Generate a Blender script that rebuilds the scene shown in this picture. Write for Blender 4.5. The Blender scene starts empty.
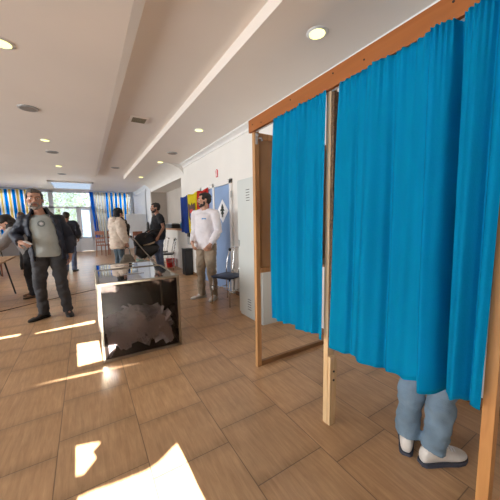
import bpy, bmesh, math, random
import numpy as np
from mathutils import Vector as V, Matrix, Quaternion, noise
from mathutils.bvhtree import BVHTree
random.seed(7)
PI = math.pi
sc = bpy.context.scene
COL = sc.collection

# ------------------------------------------------------------------ materials
def newmat(name):
    m = bpy.data.materials.new(name); m.use_nodes = True
    nt = m.node_tree; nt.nodes.clear()
    return m, nt
def N(nt, t, **kw):
    n = nt.nodes.new(t)
    for k, v in kw.items():
        if k.startswith('i_'):
            n.inputs[k[2:].replace('_', ' ')].default_value = v
        else: setattr(n, k, v)
    return n
def L(nt, a, b): nt.links.new(a, b)
def out(nt, s):
    o = N(nt, 'ShaderNodeOutputMaterial'); L(nt, s, o.inputs['Surface']); return o
def c4(c): return (c[0], c[1], c[2], 1)
def mat(name, col, rough=.6, metal=0, var=.12, scale=8, bump=0, bscale=60, stretch=(1, 1, 1), spec=.5, sheen=0, transl=0, col2=None):
    """base colour broken up by noise, optional bump"""
    m, nt = newmat(name)
    tc = N(nt, 'ShaderNodeTexCoord'); mp = N(nt, 'ShaderNodeMapping'); mp.inputs['Scale'].default_value = stretch
    L(nt, tc.outputs['Object'], mp.inputs['Vector'])
    nz = N(nt, 'ShaderNodeTexNoise'); nz.inputs['Scale'].default_value = scale; nz.inputs['Detail'].default_value = 4
    L(nt, mp.outputs[0], nz.inputs['Vector'])
    r = N(nt, 'ShaderNodeValToRGB')
    a = col2 if col2 else tuple(x*(1-var) for x in col)
    b = col if col2 else tuple(min(1, x*(1+var)) for x in col)
    r.color_ramp.elements[0].position = .3; r.color_ramp.elements[1].position = .7
    r.color_ramp.elements[0].color = c4(a); r.color_ramp.elements[1].color = c4(b)
    L(nt, nz.outputs['Fac'], r.inputs[0])
    p = N(nt, 'ShaderNodeBsdfPrincipled')
    L(nt, r.outputs[0], p.inputs['Base Color'])
    p.inputs['Roughness'].default_value = rough; p.inputs['Metallic'].default_value = metal
    p.inputs['Specular IOR Level'].default_value = spec
    if sheen: p.inputs['Sheen Weight'].default_value = sheen
    if bump:
        n2 = N(nt, 'ShaderNodeTexNoise'); n2.inputs['Scale'].default_value = bscale; n2.inputs['Detail'].default_value = 3
        L(nt, mp.outputs[0], n2.inputs['Vector'])
        bp = N(nt, 'ShaderNodeBump'); bp.inputs['Strength'].default_value = bump; bp.inputs['Distance'].default_value = .01
        L(nt, n2.outputs['Fac'], bp.inputs['Height']); L(nt, bp.outputs[0], p.inputs['Normal'])
    if transl:
        t = N(nt, 'ShaderNodeBsdfTranslucent'); L(nt, r.outputs[0], t.inputs[0])
        mx = N(nt, 'ShaderNodeMixShader'); mx.inputs[0].default_value = transl
        L(nt, p.outputs[0], mx.inputs[1]); L(nt, t.outputs[0], mx.inputs[2]); out(nt, mx.outputs[0])
    else: out(nt, p.outputs[0])
    return m
def emit(name, col, s):
    m, nt = newmat(name); e = N(nt, 'ShaderNodeEmission'); e.inputs[0].default_value = c4(col); e.inputs[1].default_value = s
    out(nt, e.outputs[0]); return m
def glass(name, tint=(1, 1, 1), refl=.08, rough=.0, fres=True):
    m, nt = newmat(name)
    t = N(nt, 'ShaderNodeBsdfTransparent'); t.inputs[0].default_value = c4(tint)
    g = N(nt, 'ShaderNodeBsdfGlossy'); g.inputs['Roughness'].default_value = rough
    mx = N(nt, 'ShaderNodeMixShader')
    if fres:
        lw = N(nt, 'ShaderNodeFresnel'); lw.inputs[0].default_value = 1.55
        ad = N(nt, 'ShaderNodeMath', operation='MULTIPLY_ADD'); ad.inputs[1].default_value = 1.5; ad.inputs[2].default_value = refl; ad.use_clamp = True
        L(nt, lw.outputs[0], ad.inputs[0]); L(nt, ad.outputs[0], mx.inputs[0])
    else: mx.inputs[0].default_value = refl
    L(nt, t.outputs[0], mx.inputs[1]); L(nt, g.outputs[0], mx.inputs[2]); out(nt, mx.outputs[0]); return m

def floor_mat():
    m, nt = newmat('wood_look_tiles')
    tc = N(nt, 'ShaderNodeTexCoord'); sp = N(nt, 'ShaderNodeSeparateXYZ'); L(nt, tc.outputs['Object'], sp.inputs[0])
    def M(op, a, b=None, c=None, cl=False):
        n = N(nt, 'ShaderNodeMath', operation=op); n.use_clamp = cl
        for i, v in enumerate((a, b, c)):
            if v is None: continue
            if isinstance(v, (int, float)): n.inputs[i].default_value = v
            else: L(nt, v, n.inputs[i])
        return n.outputs[0]
    x = M('DIVIDE', M('SUBTRACT', sp.outputs[0], .2175), .4475)
    col = M('FLOOR', x); fx = M('FRACT', x)
    par = M('ABSOLUTE', M('MODULO', col, 2))
    y = M('DIVIDE', M('SUBTRACT', M('SUBTRACT', sp.outputs[1], .034), M('MULTIPLY', par, .12)), .45)
    row = M('FLOOR', y); fy = M('FRACT', y)
    dx = M('MULTIPLY', M('MINIMUM', fx, M('SUBTRACT', 1, fx)), .4475)
    dy = M('MULTIPLY', M('MINIMUM', fy, M('SUBTRACT', 1, fy)), .45)
    jx = M('SUBTRACT', 1, M('DIVIDE', dx, .0040), cl=True); jy = M('SUBTRACT', 1, M('DIVIDE', dy, .0036), cl=True)
    j = M('MAXIMUM', jx, jy)
    cb = N(nt, 'ShaderNodeCombineXYZ'); L(nt, col, cb.inputs[0]); L(nt, row, cb.inputs[1])
    wn = N(nt, 'ShaderNodeTexWhiteNoise'); L(nt, cb.outputs[0], wn.inputs[0])
    # grain stretched along the room, shifted per tile
    gv = N(nt, 'ShaderNodeVectorMath', operation='MULTIPLY_ADD'); gv.inputs[1].default_value = (30, 3.0, 1)
    L(nt, tc.outputs['Object'], gv.inputs[0])
    of = N(nt, 'ShaderNodeVectorMath', operation='SCALE'); of.inputs['Scale'].default_value = 37
    L(nt, wn.outputs['Color'], of.inputs[0]); L(nt, of.outputs[0], gv.inputs[2])
    g1 = N(nt, 'ShaderNodeTexNoise'); g1.inputs['Scale'].default_value = 1.6; g1.inputs['Detail'].default_value = 8; g1.inputs['Roughness'].default_value = .65
    g1.inputs['Distortion'].default_value = .5
    L(nt, gv.outputs[0], g1.inputs['Vector'])
    rp = N(nt, 'ShaderNodeValToRGB'); e = rp.color_ramp.elements
    e[0].position = .28; e[0].color = (.38, .212, .105, 1); e[1].position = .75; e[1].color = (.58, .36, .195, 1)
    L(nt, g1.outputs['Fac'], rp.inputs[0])
    # large blotches
    g2 = N(nt, 'ShaderNodeTexNoise'); g2.inputs['Scale'].default_value = 5; g2.inputs['Detail'].default_value = 3
    L(nt, tc.outputs['Object'], g2.inputs['Vector'])
    edge = M('SUBTRACT', 1, M('DIVIDE', dy, .07), cl=True)
    br = M('ADD', M('MULTIPLY', edge, -.20), M('ADD', M('MULTIPLY', wn.outputs['Value'], .16), M('ADD', M('MULTIPLY', g2.outputs['Fac'], .35), .78)))
    sc_ = N(nt, 'ShaderNodeVectorMath', operation='SCALE'); L(nt, rp.outputs[0], sc_.inputs[0]); L(nt, br, sc_.inputs['Scale'])
    mx = N(nt, 'ShaderNodeMixRGB'); mx.inputs[2].default_value = (.07, .045, .028, 1)
    L(nt, M('MULTIPLY', j, .85), mx.inputs[0]); L(nt, sc_.outputs[0], mx.inputs[1])
    p = N(nt, 'ShaderNodeBsdfPrincipled'); L(nt, mx.outputs[0], p.inputs['Base Color'])
    p.inputs['Specular IOR Level'].default_value = .5
    L(nt, M('ADD', M('MULTIPLY', g1.outputs['Fac'], .16), .26), p.inputs['Roughness'])
    bp = N(nt, 'ShaderNodeBump'); bp.inputs['Strength'].default_value = .5; bp.inputs['Distance'].default_value = .002
    L(nt, M('SUBTRACT', M('MULTIPLY', g1.outputs['Fac'], .35), j), bp.inputs['Height']); L(nt, bp.outputs[0], p.inputs['Normal'])
    out(nt, p.outputs[0]); return m

def wood(name, a, b, stretch=(12, 12, 1.2), rough=.5, scale=2.5, bump=.15):
    m, nt = newmat(name)
    tc = N(nt, 'ShaderNodeTexCoord'); mp = N(nt, 'ShaderNodeMapping'); mp.inputs['Scale'].default_value = stretch
    L(nt, tc.outputs['Object'], mp.inputs['Vector'])
    nz = N(nt, 'ShaderNodeTexNoise'); nz.inputs['Scale'].default_value = scale; nz.inputs['Detail'].default_value = 7; nz.inputs['Distortion'].default_value = .8
    L(nt, mp.outputs[0], nz.inputs['Vector'])
    r = N(nt, 'ShaderNodeValToRGB'); r.color_ramp.elements[0].position = .3; r.color_ramp.elements[1].position = .68
    r.color_ramp.elements[0].color = c4(a); r.color_ramp.elements[1].color = c4(b); L(nt, nz.outputs['Fac'], r.inputs[0])
    p = N(nt, 'ShaderNodeBsdfPrincipled'); L(nt, r.outputs[0], p.inputs['Base Color']); p.inputs['Roughness'].default_value = rough
    bp = N(nt, 'ShaderNodeBump'); bp.inputs['Strength'].default_value = bump; bp.inputs['Distance'].default_value = .004
    L(nt, nz.outputs['Fac'], bp.inputs['Height']); L(nt, bp.outputs[0], p.inputs['Normal']); out(nt, p.outputs[0]); return m

def stripes_mat(name, x0, period, stops, transl=.55):
    """vertical woven stripes: stops = [(position, colour)...] over one period along object X"""
    m, nt = newmat(name)
    tc = N(nt, 'ShaderNodeUVMap'); sp = N(nt, 'ShaderNodeSeparateXYZ'); L(nt, tc.outputs[0], sp.inputs[0])
    s = N(nt, 'ShaderNodeMath', operation='SUBTRACT'); s.inputs[1].default_value = x0; L(nt, sp.outputs[0], s.inputs[0])
    d = N(nt, 'ShaderNodeMath', operation='DIVIDE'); d.inputs[1].default_value = period; L(nt, s.outputs[0], d.inputs[0])
    f = N(nt, 'ShaderNodeMath', operation='FRACT'); L(nt, d.outputs[0], f.inputs[0])
    r = N(nt, 'ShaderNodeValToRGB'); r.color_ramp.interpolation = 'CONSTANT'
    el = r.color_ramp.elements
    while len(el) < len(stops): el.new(.5)
    for i, (pp, c) in enumerate(stops): el[i].position = pp; el[i].color = c4(c)
    L(nt, f.outputs[0], r.inputs[0])
    a = N(nt, 'ShaderNodeBsdfDiffuse'); b = N(nt, 'ShaderNodeBsdfTranslucent')
    L(nt, r.outputs[0], a.inputs[0]); L(nt, r.outputs[0], b.inputs[0])
    mx = N(nt, 'ShaderNodeMixShader'); mx.inputs[0].default_value = transl
    L(nt, a.outputs[0], mx.inputs[1]); L(nt, b.outputs[0], mx.inputs[2]); out(nt, mx.outputs[0]); return m

M_floor = floor_mat()
M_ceil = mat('ceiling_plaster', (.84, .775, .715), .5, var=.02, scale=1.2, bump=.04, bscale=90)
M_ceilw = mat('ceiling_plaster_white', (.80, .79, .78), .6, var=.02, scale=1.5)
M_wall = mat('wall_plaster', (.80, .78, .75), .75, var=.03, scale=1.5, bump=.05, bscale=80)
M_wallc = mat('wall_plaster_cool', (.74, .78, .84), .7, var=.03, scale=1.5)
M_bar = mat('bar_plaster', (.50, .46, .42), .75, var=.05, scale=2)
M_white = mat('white_paint', (.82, .81, .80), .4, var=.03)
M_frame = mat('window_frame_white', (.80, .84, .90), .35, var=.03)
M_glass = glass('window_glass', (.97, .99, 1), .03)
M_pine = wood('pale_pine', (.62, .42, .22), (.80, .60, .36))
M_pine2 = wood('honey_pine', (.38, .19, .075), (.56, .31, .13))
M_pine3 = wood('amber_pine', (.44, .20, .065), (.60, .31, .11))
M_ply = wood('plywood', (.30, .165, .08), (.44, .26, .13), stretch=(3, 3, 1), scale=2, rough=.6)
M_osb = wood('rough_dark_board', (.05, .03, .018), (.20, .125, .07), stretch=(14, 14, 10), scale=5, rough=.9, bump=.6)
M_lam = wood('orange_laminate', (.27, .085, .018), (.36, .12, .028), stretch=(8, .8, 8), scale=2, rough=.35, bump=.02)
M_rail = wood('brown_rail', (.17, .08, .032), (.30, .155, .065), stretch=(2, 12, 12))
M_tabw = wood('beech_table', (.42, .22, .10), (.60, .36, .19), stretch=(3, 10, 10))
M_redw = wood('red_brown_wood', (.20, .06, .025), (.36, .13, .06))
M_cur = mat('turquoise_cloth', (.0, .40, .72), .85, var=.05, scale=3, bump=.12, bscale=220, spec=.15, transl=.12, stretch=(1, 1, .4))
M_chrome = mat('chrome', (.75, .75, .76), .18, metal=1, var=.03)
M_alu = mat('aluminium', (.36, .32, .26), .35, metal=1, var=.12, scale=14)
M_black = mat('black_plastic', (.018, .018, .02), .4, var=.2)
M_blackseat = mat('black_vinyl', (.02, .022, .03), .4, var=.2)
M_navyseat = mat('navy_vinyl', (.018, .03, .075), .4, var=.2)
M_grey = mat('grey_metal', (.42, .43, .44), .4, var=.06)
M_lock = mat('grey_white_enamel', (.62, .66, .65), .4, var=.02, scale=2)
M_dark = mat('dark_void', (.02, .02, .02), .8)
M_red = mat('red_plastic', (.62, .02, .02), .4)
M_blue = mat('blue_paint', (.24, .36, .60), .45, var=.04, scale=3)
M_smoke = glass('smoked_acrylic', (.55, .50, .46), .06, .03)
M_front = glass('smoked_acrylic_front', (.74, .70, .68), .025, .30, False)
M_lid = glass('smoked_lid', (.30, .28, .27), .42, .04)
M_paper = mat('ballot_paper', (.80, .77, .80), .7, var=.06, scale=20)
M_card = mat('white_card', (.85, .86, .9), .6)
M_green = mat('sage_fabric', (.30, .40, .33), .8, var=.1)
M_beige = mat('beige_fabric', (.60, .50, .38), .8, var=.1)
M_lampon = emit('lamp_glow', (1, .93, .30), 1.3)
M_tube = emit('tube_glow', (.62, .78, 1), .42)
M_skin = mat('skin', (.56, .31, .22), .5, var=.08, scale=18)
M_skin2 = mat('skin_tan', (.40, .20, .13), .5, var=.08, scale=18)
M_eye = mat('eye_white', (.8, .78, .76), .3); M_iris = mat('iris', (.03, .02, .015), .2)
M_lip = mat('lips', (.42, .15, .12), .5)

# ------------------------------------------------------------------ helpers
def put(o, parent=None):
    COL.objects.link(o)
    if parent is not None: o.parent = parent
    return o
def obj(name, bm, m, parent=None, smooth=False, loc=None):
    me = bpy.data.meshes.new(name)
    bmesh.ops.recalc_face_normals(bm, faces=bm.faces)
    bm.to_mesh(me); bm.free()
    for mm in (m if isinstance(m, (list, tuple)) else [m]): me.materials.append(mm)
    if smooth:
        me.shade_smooth()
    o = put(bpy.data.objects.new(name, me), parent)
    if loc is not None: o.location = loc
    return o
def smooth_by_angle(o, a=.7):
    me = o.data; me.shade_smooth()
    try: me.set_sharp_from_angle(angle=a)
    except Exception: pass
    return o
def thing(name, label, cat, loc=(0, 0, 0), rz=0, group=None):
    o = bpy.data.objects.new(name, None); o.empty_display_size = .1; COL.objects.link(o)
    o.location = loc; o.rotation_euler = (0, 0, rz)
    o['label'] = label; o['category'] = cat
    if group: o['group'] = group
    return o
def tag(o, label, cat, group=None, kind=None):
    o['label'] = label; o['category'] = cat
    if group: o['group'] = group
    if kind: o['kind'] = kind
    return o
def struct(name, bm, m, parent=None, smooth=False):
    o = obj(name, bm, m, parent, smooth)
    if parent is None: o['kind'] = 'structure'
    return o
def copy_tree(o, parent=None):
    c = o.copy(); COL.objects.link(c)
    if parent is not None: c.parent = parent
    for ch in list(o.children): copy_tree(ch, c)
    return c
def B(): return bmesh.new()
def box(bm, lo, hi, bev=0, mi=0, mtx=None):
    lo, hi = V(lo), V(hi)
    g = bmesh.ops.create_cube(bm, size=1)
    vs = g['verts']; c = (lo+hi)/2; s = hi-lo
    for v in vs: v.co = V((v.co.x*s.x, v.co.y*s.y, v.co.z*s.z))+c
    fs = list({f for v in vs for f in v.link_faces})
    if bev:
        es = list({e for v in vs for e in v.link_edges})
        r = bmesh.ops.bevel(bm, geom=es, offset=bev, segments=2, affect='EDGES', profile=.5)
        fs = list({f for f in r['faces']} | {f for f in fs if f.is_valid})
        vs = list({v for f in fs for v in f.verts})
    for f in fs: f.material_index = mi
    if mtx is not None:
        vv = {v for f in fs for v in f.verts}
        bmesh.ops.transform(bm, matrix=mtx, verts=list(vv))
    return bm
def frame_of(d):
    d = d.normalized(); a = V((0, 0, 1)) if abs(d.z) < .95 else V((1, 0, 0))
    s = d.cross(a).normalized(); return s, d.cross(s).normalized()
def tube(bm, pts, r, seg=8, caps=True):
    """tube along a polyline with shared rings"""
    pts = [V(p) for p in pts]; rs = r if isinstance(r, (list, tuple)) else [r]*len(pts)
    rings = []; s0 = None
    for i, p in enumerate(pts):
        d = (pts[min(i+1, len(pts)-1)]-pts[max(i-1, 0)]).normalized()
        if s0 is None: s, t = frame_of(d)
        else:
            s = (s0-d*s0.dot(d)).normalized(); t = d.cross(s)
        s0 = s
        rings.append([bm.verts.new(p+(s*math.cos(2*PI*k/seg)+t*math.sin(2*PI*k/seg))*rs[i]) for k in range(seg)])
    for a, b in zip(rings, rings[1:]):
        for k in range(seg): bm.faces.new((a[k], a[(k+1) % seg], b[(k+1) % seg], b[k]))
    if caps: bm.faces.new(rings[0][::-1]); bm.faces.new(rings[-1])
    return bm
def arc(pts, n=6):
    """catmull-rom smoothing of a polyline"""
    P = [V(p) for p in pts]; P = [P[0]*2-P[1]]+P+[P[-1]*2-P[-2]]; o = []
    for i in range(1, len(P)-2):
        for k in range(n):
            t = k/n; a, b, c, d = P[i-1:i+3]
            o.append(.5*((2*b)+(c-a)*t+(2*a-5*b+4*c-d)*t*t+(3*b-a-3*c+d)*t**3))
    o.append(P[-2]); return o
def ell(bm, c, r, rot=None, u=16, v=10):
    g = bmesh.ops.create_uvsphere(bm, u_segments=u, v_segments=v, radius=1)
    R = rot.to_matrix() if rot is not None else Matrix.Identity(3)
    for q in g['verts']: q.co = R @ V((q.co.x*r[0], q.co.y*r[1], q.co.z*r[2]))+V(c)
    return g['verts']
def limb(bm, pts, rs, seg=14):
    """solid tapering limb: cones plus balls at the joints, to be fused by remeshing"""
    pts = [V(p) for p in pts]
    for i in range(len(pts)-1):
        a, b = pts[i], pts[i+1]
        if (b-a).length < 1e-5: continue
        tube(bm, [a, b], [rs[i], rs[i+1]], seg)
    for p, r in zip(pts, rs): ell(bm, p, (r, r, r), u=seg, v=8)
def loft(bm, rings, side=V((1, 0, 0)), seg=24, p=2.3):
    """rings: (centre, half width, half depth); superellipse sections"""
    rr = []; cs = [V(r[0]) for r in rings]
    for i, (c, a, b) in enumerate(rings):
        d = (cs[min(i+1, len(cs)-1)]-cs[max(i-1, 0)]).normalized()
        s = (side-d*side.dot(d)).normalized(); t = d.cross(s)
        ring = []
        for k in range(seg):
            th = 2*PI*k/seg; cx, sy = math.cos(th), math.sin(th)
            ring.append(bm.verts.new(cs[i]+s*a*math.copysign(abs(cx)**(2/p), cx)+t*b*math.copysign(abs(sy)**(2/p), sy)))
        rr.append(ring)
    for a, b in zip(rr, rr[1:]):
        for k in range(seg): bm.faces.new((a[k], a[(k+1) % seg], b[(k+1) % seg], b[k]))
    bm.faces.new(rr[0][::-1]); bm.faces.new(rr[-1])
def fuse(name, bm, m, parent, voxel=.008, it=3, disp=0, dscale=9, seed=0):
    """fuse overlapping solids into one continuous smooth surface"""
    bmesh.ops.recalc_face_normals(bm, faces=bm.faces)
    me = bpy.data.meshes.new(name); bm.to_mesh(me); bm.free()
    t = bpy.data.objects.new('tmp', me); COL.objects.link(t)
    r = t.modifiers.new('r', 'REMESH'); r.mode = 'VOXEL'; r.voxel_size = voxel
    s = t.modifiers.new('s', 'SMOOTH'); s.factor = .5; s.iterations = it
    dg = bpy.context.evaluated_depsgraph_get(); dg.update()
    me2 = bpy.data.meshes.new_from_object(t.evaluated_get(dg)); me2.name = name
    bpy.data.objects.remove(t); bpy.data.meshes.remove(me)
    if disp:
        nn = [v.normal.copy() for v in me2.vertices]
        for v, q in zip(me2.vertices, nn):
            c = v.co; d = noise.noise(V((c.x*dscale+seed, c.y*dscale, c.z*dscale*1.6)))+.5*noise.noise(V((c.x*dscale*2.3, c.y*dscale*2.3+seed, c.z*dscale*3.4)))
            v.co = c+q*d*disp
    me2.materials.clear(); me2.materials.append(m); me2.shade_smooth()
    return put(bpy.data.objects.new(name, me2), parent)
def prism(bm, pts, axis, a, b, mi=0):
    """extrude polygon pts (2-tuples in the other two axes) from a to b along axis"""
    def P(p, t):
        if axis == 0: return V((t, p[0], p[1]))
        if axis == 1: return V((p[0], t, p[1]))
        return V((p[0], p[1], t))
    A = [bm.verts.new(P(p, a)) for p in pts]; C = [bm.verts.new(P(p, b)) for p in pts]
    n = len(pts); fs = [bm.faces.new(A), bm.faces.new(C[::-1])]
    for i in range(n): fs.append(bm.faces.new((A[i], C[i], C[(i+1) % n], A[(i+1) % n])))
    for f in fs: f.material_index = mi
    return bm
def disc(bm, c, r, h, seg=24, axis=2, r2=None):
    d = V((0, 0, 0)); d[axis] = h
    tube(bm, [V(c), V(c)+d], [r, r if r2 is None else r2], seg)

# ------------------------------------------------------------------ room shell
WX, ZC, ZH, YB = 2.33, 2.87, 2.98, 15.7
XL, YF = -4.2, -2.4
bm = B(); box(bm, (XL-.2, YF-.2, -.1), (3.1, YB+.2, 0)); struct('floor', bm, M_floor)
bm = B()
box(bm, (XL-.2, YF-.2, ZH), (3.1, YB+.2, ZH+.12))
prism(bm, [(XL-.2, ZC), (.397, ZC), (.50, ZH), (XL-.2, ZH)], 1, YF-.2, 10.5)
struct('ceiling', bm, M_ceil)
bm = B(); prism(bm, [(1.284, ZC), (3.1, ZC), (3.1, ZH), (1.284, ZH)], 1, YF-.2, 10.5); struct('ceiling', bm, M_ceil)
bm = B(); box(bm, (XL-.2, YF-.2, ZH+.12), (3.1, YB+.2, 6.5)); struct('tree_shade_block', bm, M_wall)  # unseen block added over the ceiling to keep direct sun off the trees
# curved bulkhead over the bar
bm = B()
pts = [(1.8+.53*math.sin(t*PI/2/14), 2.56+.31*math.cos(t*PI/2/14)) for t in range(15)]
prism(bm, pts+[(2.95, 2.56), (2.95, ZC), (1.8, ZC+.0)], 1, 7.15, 11.3)
o = struct('trim_1', bm, M_wall); smooth_by_angle(o, .5)
# right wall
bm = B(); box(bm, (WX, YF, 0), (WX+.14, 7.4, ZC)); struct('wall_right', bm, M_wall)
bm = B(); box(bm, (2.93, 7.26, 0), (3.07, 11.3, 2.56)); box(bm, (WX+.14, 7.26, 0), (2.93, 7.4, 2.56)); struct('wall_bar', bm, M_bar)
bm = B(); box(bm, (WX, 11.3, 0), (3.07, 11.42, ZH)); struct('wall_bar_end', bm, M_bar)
bm = B(); box(bm, (WX, 11.42, 0), (WX+.14, YB, ZH)); struct('wall_right_far', bm, M_wallc)
# cornice
bm = B(); prism(bm, [(WX, ZC-.10), (WX-.018, ZC-.10), (WX-.022, ZC-.06), (WX-.055, ZC-.035), (WX-.095, ZC-.02), (WX-.105, ZC), (WX, ZC)], 1, YF, 7.15); struct('trim_2', bm, M_white)
bm = B(); box(bm, (WX-.014, 3.45, 0), (WX, 4.36, .07), .003); box(bm, (WX-.014, 6.0, 0), (WX, 7.4, .07), .003); struct('baseboard_right', bm, M_rail)
bm = B(); box(bm, (WX-.014, YF, 0), (WX, 2.78, .07), .003); struct('baseboard_booth', bm, M_rail)
# left wall with window band (outside the picture)
bm = B()
box(bm, (XL-.14, YF, 0), (XL, YB, .8)); box(bm, (XL-.14, YF, 2.55), (XL, YB, ZH))
wl = [(-1.6, 2.0), (2.6, 6.2), (6.8, 10.4), (11, 14.6)]
edges = [YF]+[e for w in wl for e in w]+[YB]
for a, b in zip(edges[::2], edges[1::2]): box(bm, (XL-.14, a, .8), (XL, b, 2.55))
struct('wall_left', bm, M_wall)
for i, (a, b) in enumerate(wl):
    bm = B()
    for y in (a, (a+b)/2-.03, b-.06): box(bm, (XL-.1, y, .8), (XL-.04, y+.06, 2.55))
    for z in (.8, 2.49): box(bm, (XL-.1, a, z), (XL-.04, b, z+.06))
    w = struct('window_%d' % (i+2), bm, M_frame)
    bm = B(); box(bm, (XL-.075, a+.05, .85), (XL-.067, b-.05, 2.5)); obj('pane', bm, M_glass, w)
# unseen wall behind the camera; holes made up to cast the floor's sun patches
TN = .4; SX = .02
def hole(pts): return [(x+SX*(y-YF), TN*(y-YF)) for x, y in pts]
H1 = hole([(-.125, 1.49), (-.04, 1.487), (.007, 1.478), (.05, 1.47), (.119, 1.466), (.17, 1.46), (.216, 1.464), (.26, 1.475), (.307, 1.501), (.35, 1.53), (.392, 1.549), (.401, 1.403), (.402, 1.26), (.408, 1.135), (.41, .3), (-.11, .3)])
H2 = hole([(-.139, 1.865), (-.06, 1.842), (-.001, 1.818), (-.013, 1.798), (-.052, 1.754), (-.04, 1.72), (-.033, 1.694), (-.055, 1.665), (-.069, 1.648), (-.097, 1.612), (-.134, 1.619)])
H3 = hole([(-.167, 3.54), (.055, 3.50), (.06, 3.30), (.17, 3.29), (.20, 3.24), (.16, 3.17), (.12, 3.10), (.09, 2.95), (-.147, 2.945)])
H4 = hole([(-.63, 2.822), (-.1, 2.775), (.37, 2.710), (.37, 2.692), (-.1, 2.742), (-.63, 2.812)])
H5 = hole([(-.62, 4.20), (.03, 4.30), (.03, 4.16), (-.62, 4.165)])
H6 = hole([(-1.0, 4.28), (-.776, 4.28), (-.776, 4.20), (-1.0, 4.20)])
cu = bpy.data.curves.new('wf', 'CURVE'); cu.dimensions = '2D'; cu.fill_mode = 'BOTH'; cu.extrude = .008
for P in ([(XL, 0), (3.1, 0), (3.1, ZH), (XL, ZH)], H1, H2, H3, H4, H5, H6):
    s = cu.splines.new('POLY'); s.points.add(len(P)-1); s.use_cyclic_u = True
    for q, (x, z) in zip(s.points, P): q.co = (x, z, 0, 1)
t = bpy.data.objects.new('t', cu); COL.objects.link(t)
me = bpy.data.meshes.new_from_object(t.evaluated_get(bpy.context.evaluated_depsgraph_get())); bpy.data.objects.remove(t)
me.transform(Matrix.Translation((0, YF, 0)) @ Matrix.Rotation(PI/2, 4, 'X'))
me.materials.clear(); me.materials.append(mat('gobo_wall_beige', (.55, .50, .44), .9))
wf = put(bpy.data.objects.new('gobo_wall_front', me)); wf['kind'] = 'structure'

# far glazed wall
bm = B()
box(bm, (XL, YB, 0), (-.22, YB+.12, .62)); box(bm, (.36, YB, 0), (WX, YB+.12, .62)); box(bm, (XL, YB, 2.93), (WX, YB+.12, ZH))
box(bm, (XL, YB, .62), (-3.6, YB+.12, 2.93)); box(bm, (2.12, YB, .62), (WX, YB+.12, 2.93))
struct('wall_back', bm, M_wallc)
bm = B()
def vb(x, z0=.62, z1=2.93, w=.05): box(bm, (x-w, YB+.02, z0), (x+w, YB+.09, z1))
def hb(x0, x1, z, w=.05): box(bm, (x0, YB+.02, z-w), (x1, YB+.09, z+w))
vb(-3.55); vb(-2.4); vb(-1.26, w=.09); vb(-.22, 0, 2.2, .07); vb(.38, 0, 2.93, .06); vb(1.25); vb(2.1, w=.03)
hb(-3.6, 2.1, 2.90); hb(-3.6, 2.1, .66); hb(-3.6, 2.1, 2.15, .045)
w1 = struct('window_1', bm, M_frame)
for a, b, z0, z1 in ((-3.5, -2.45, .7, 2.1), (-2.35, -1.34, .7, 2.1), (-1.17, -.29, .7, 2.1), (.45, 1.2, .7, 2.1), (1.3, 2.06, .7, 2.1), (-3.5, -2.45, 2.2, 2.86), (-2.35, -1.34, 2.2, 2.86), (-1.17, .32, 2.2, 2.86), (.45, 1.2, 2.2, 2.86), (1.3, 2.06, 2.2, 2.86)):
    bm = B(); box(bm, (a, YB+.05, z0), (b, YB+.056, z1)); obj('pane', bm, M_glass, w1)
bm = B()
for a, b, z0, z1 in ((-.15, .32, .02, .66), (-.15, -.09, .66, 2.1), (.26, .32, .66, 2.1), (-.15, .32, 2.04, 2.1)): box(bm, (a, YB+.0, z0), (b, YB+.05, z1), .006)
d1 = struct('door_1', bm, M_frame)
bm = B(); box(bm, (-.09, YB+.02, .66), (.26, YB+.026, 2.04)); obj('pane', bm, mat('frosted_glass', (.72, .82, .95), .4, transl=.6), d1)
bm = B(); tube(bm, [(-.12, YB, 1.0), (-.12, YB-.05, 1.0), (-.02, YB-.05, 1.0)], .01); obj('door_handle', bm, M_chrome, d1)

# ------------------------------------------------------------------ doors on the right wall
bm = B()
X0 = WX-.035
for y0, y1, z0, z1 in ((4.40, 4.48, 0, 2.12), (5.15, 5.23, 0, 2.12), (5.85, 5.93, 0, 2.12), (4.40, 5.93, 2.04, 2.12)): box(bm, (X0, y0, z0), (WX, y1, z1), .004)
d2 = struct('door_2', bm, M_white)
for y0, y1, nm in ((4.485, 5.145, 'door_leaf'), (5.235, 5.845, 'door_leaf')):
    bm = B(); box(bm, (WX-.022, y0, .01), (WX, y1, 2.035), .003); lf = obj(nm, bm, M_blue, d2)
    if y0 < 5:
        yc, zc = 4.79, 1.555
        bm = B(); prism(bm, [(yc-.25, zc), (yc, zc+.225), (yc+.25, zc), (yc, zc-.225)], 0, WX-.027, WX-.02); dm = obj('notice', bm, M_card, lf); dm['label'] = 'white diamond-shaped notice'
        bm = B()
        for a, b, c, d in ((-.09, .02, .10, .02), (-.06, .07, .06, .07), (-.07, -.04, .07, -.04), (0, -.13, 0, .12)):
            prism(bm, [(yc+a, zc+b-.022), (yc+c, zc+d-.022), (yc+c*.7, zc+d+.022), (yc+a*.7, zc+b+.022)] if a != c else [(yc-.025, zc-.12), (yc+.025, zc-.12), (yc+.03, zc+.1), (yc, zc+.14), (yc-.03, zc+.1)], 0, WX-.031, WX-.026)
        obj('symbol', bm, mat('dark_print', (.08, .10, .09), .6), dm)
        bm = B(); tube(bm, [(WX-.02, 5.08, 1.02), (WX-.07, 5.08, 1.02), (WX-.07, 4.97, 1.02)], .009); obj('door_handle', bm, M_chrome, lf)
bm = B(); box(bm, (X0-.012, 4.385, 1.78), (X0+.005, 4.405, 1.90), .002); box(bm, (X0-.012, 4.385, .25), (X0+.005, 4.405, .36), .002); obj('hinge', bm, M_grey, d2)

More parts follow.
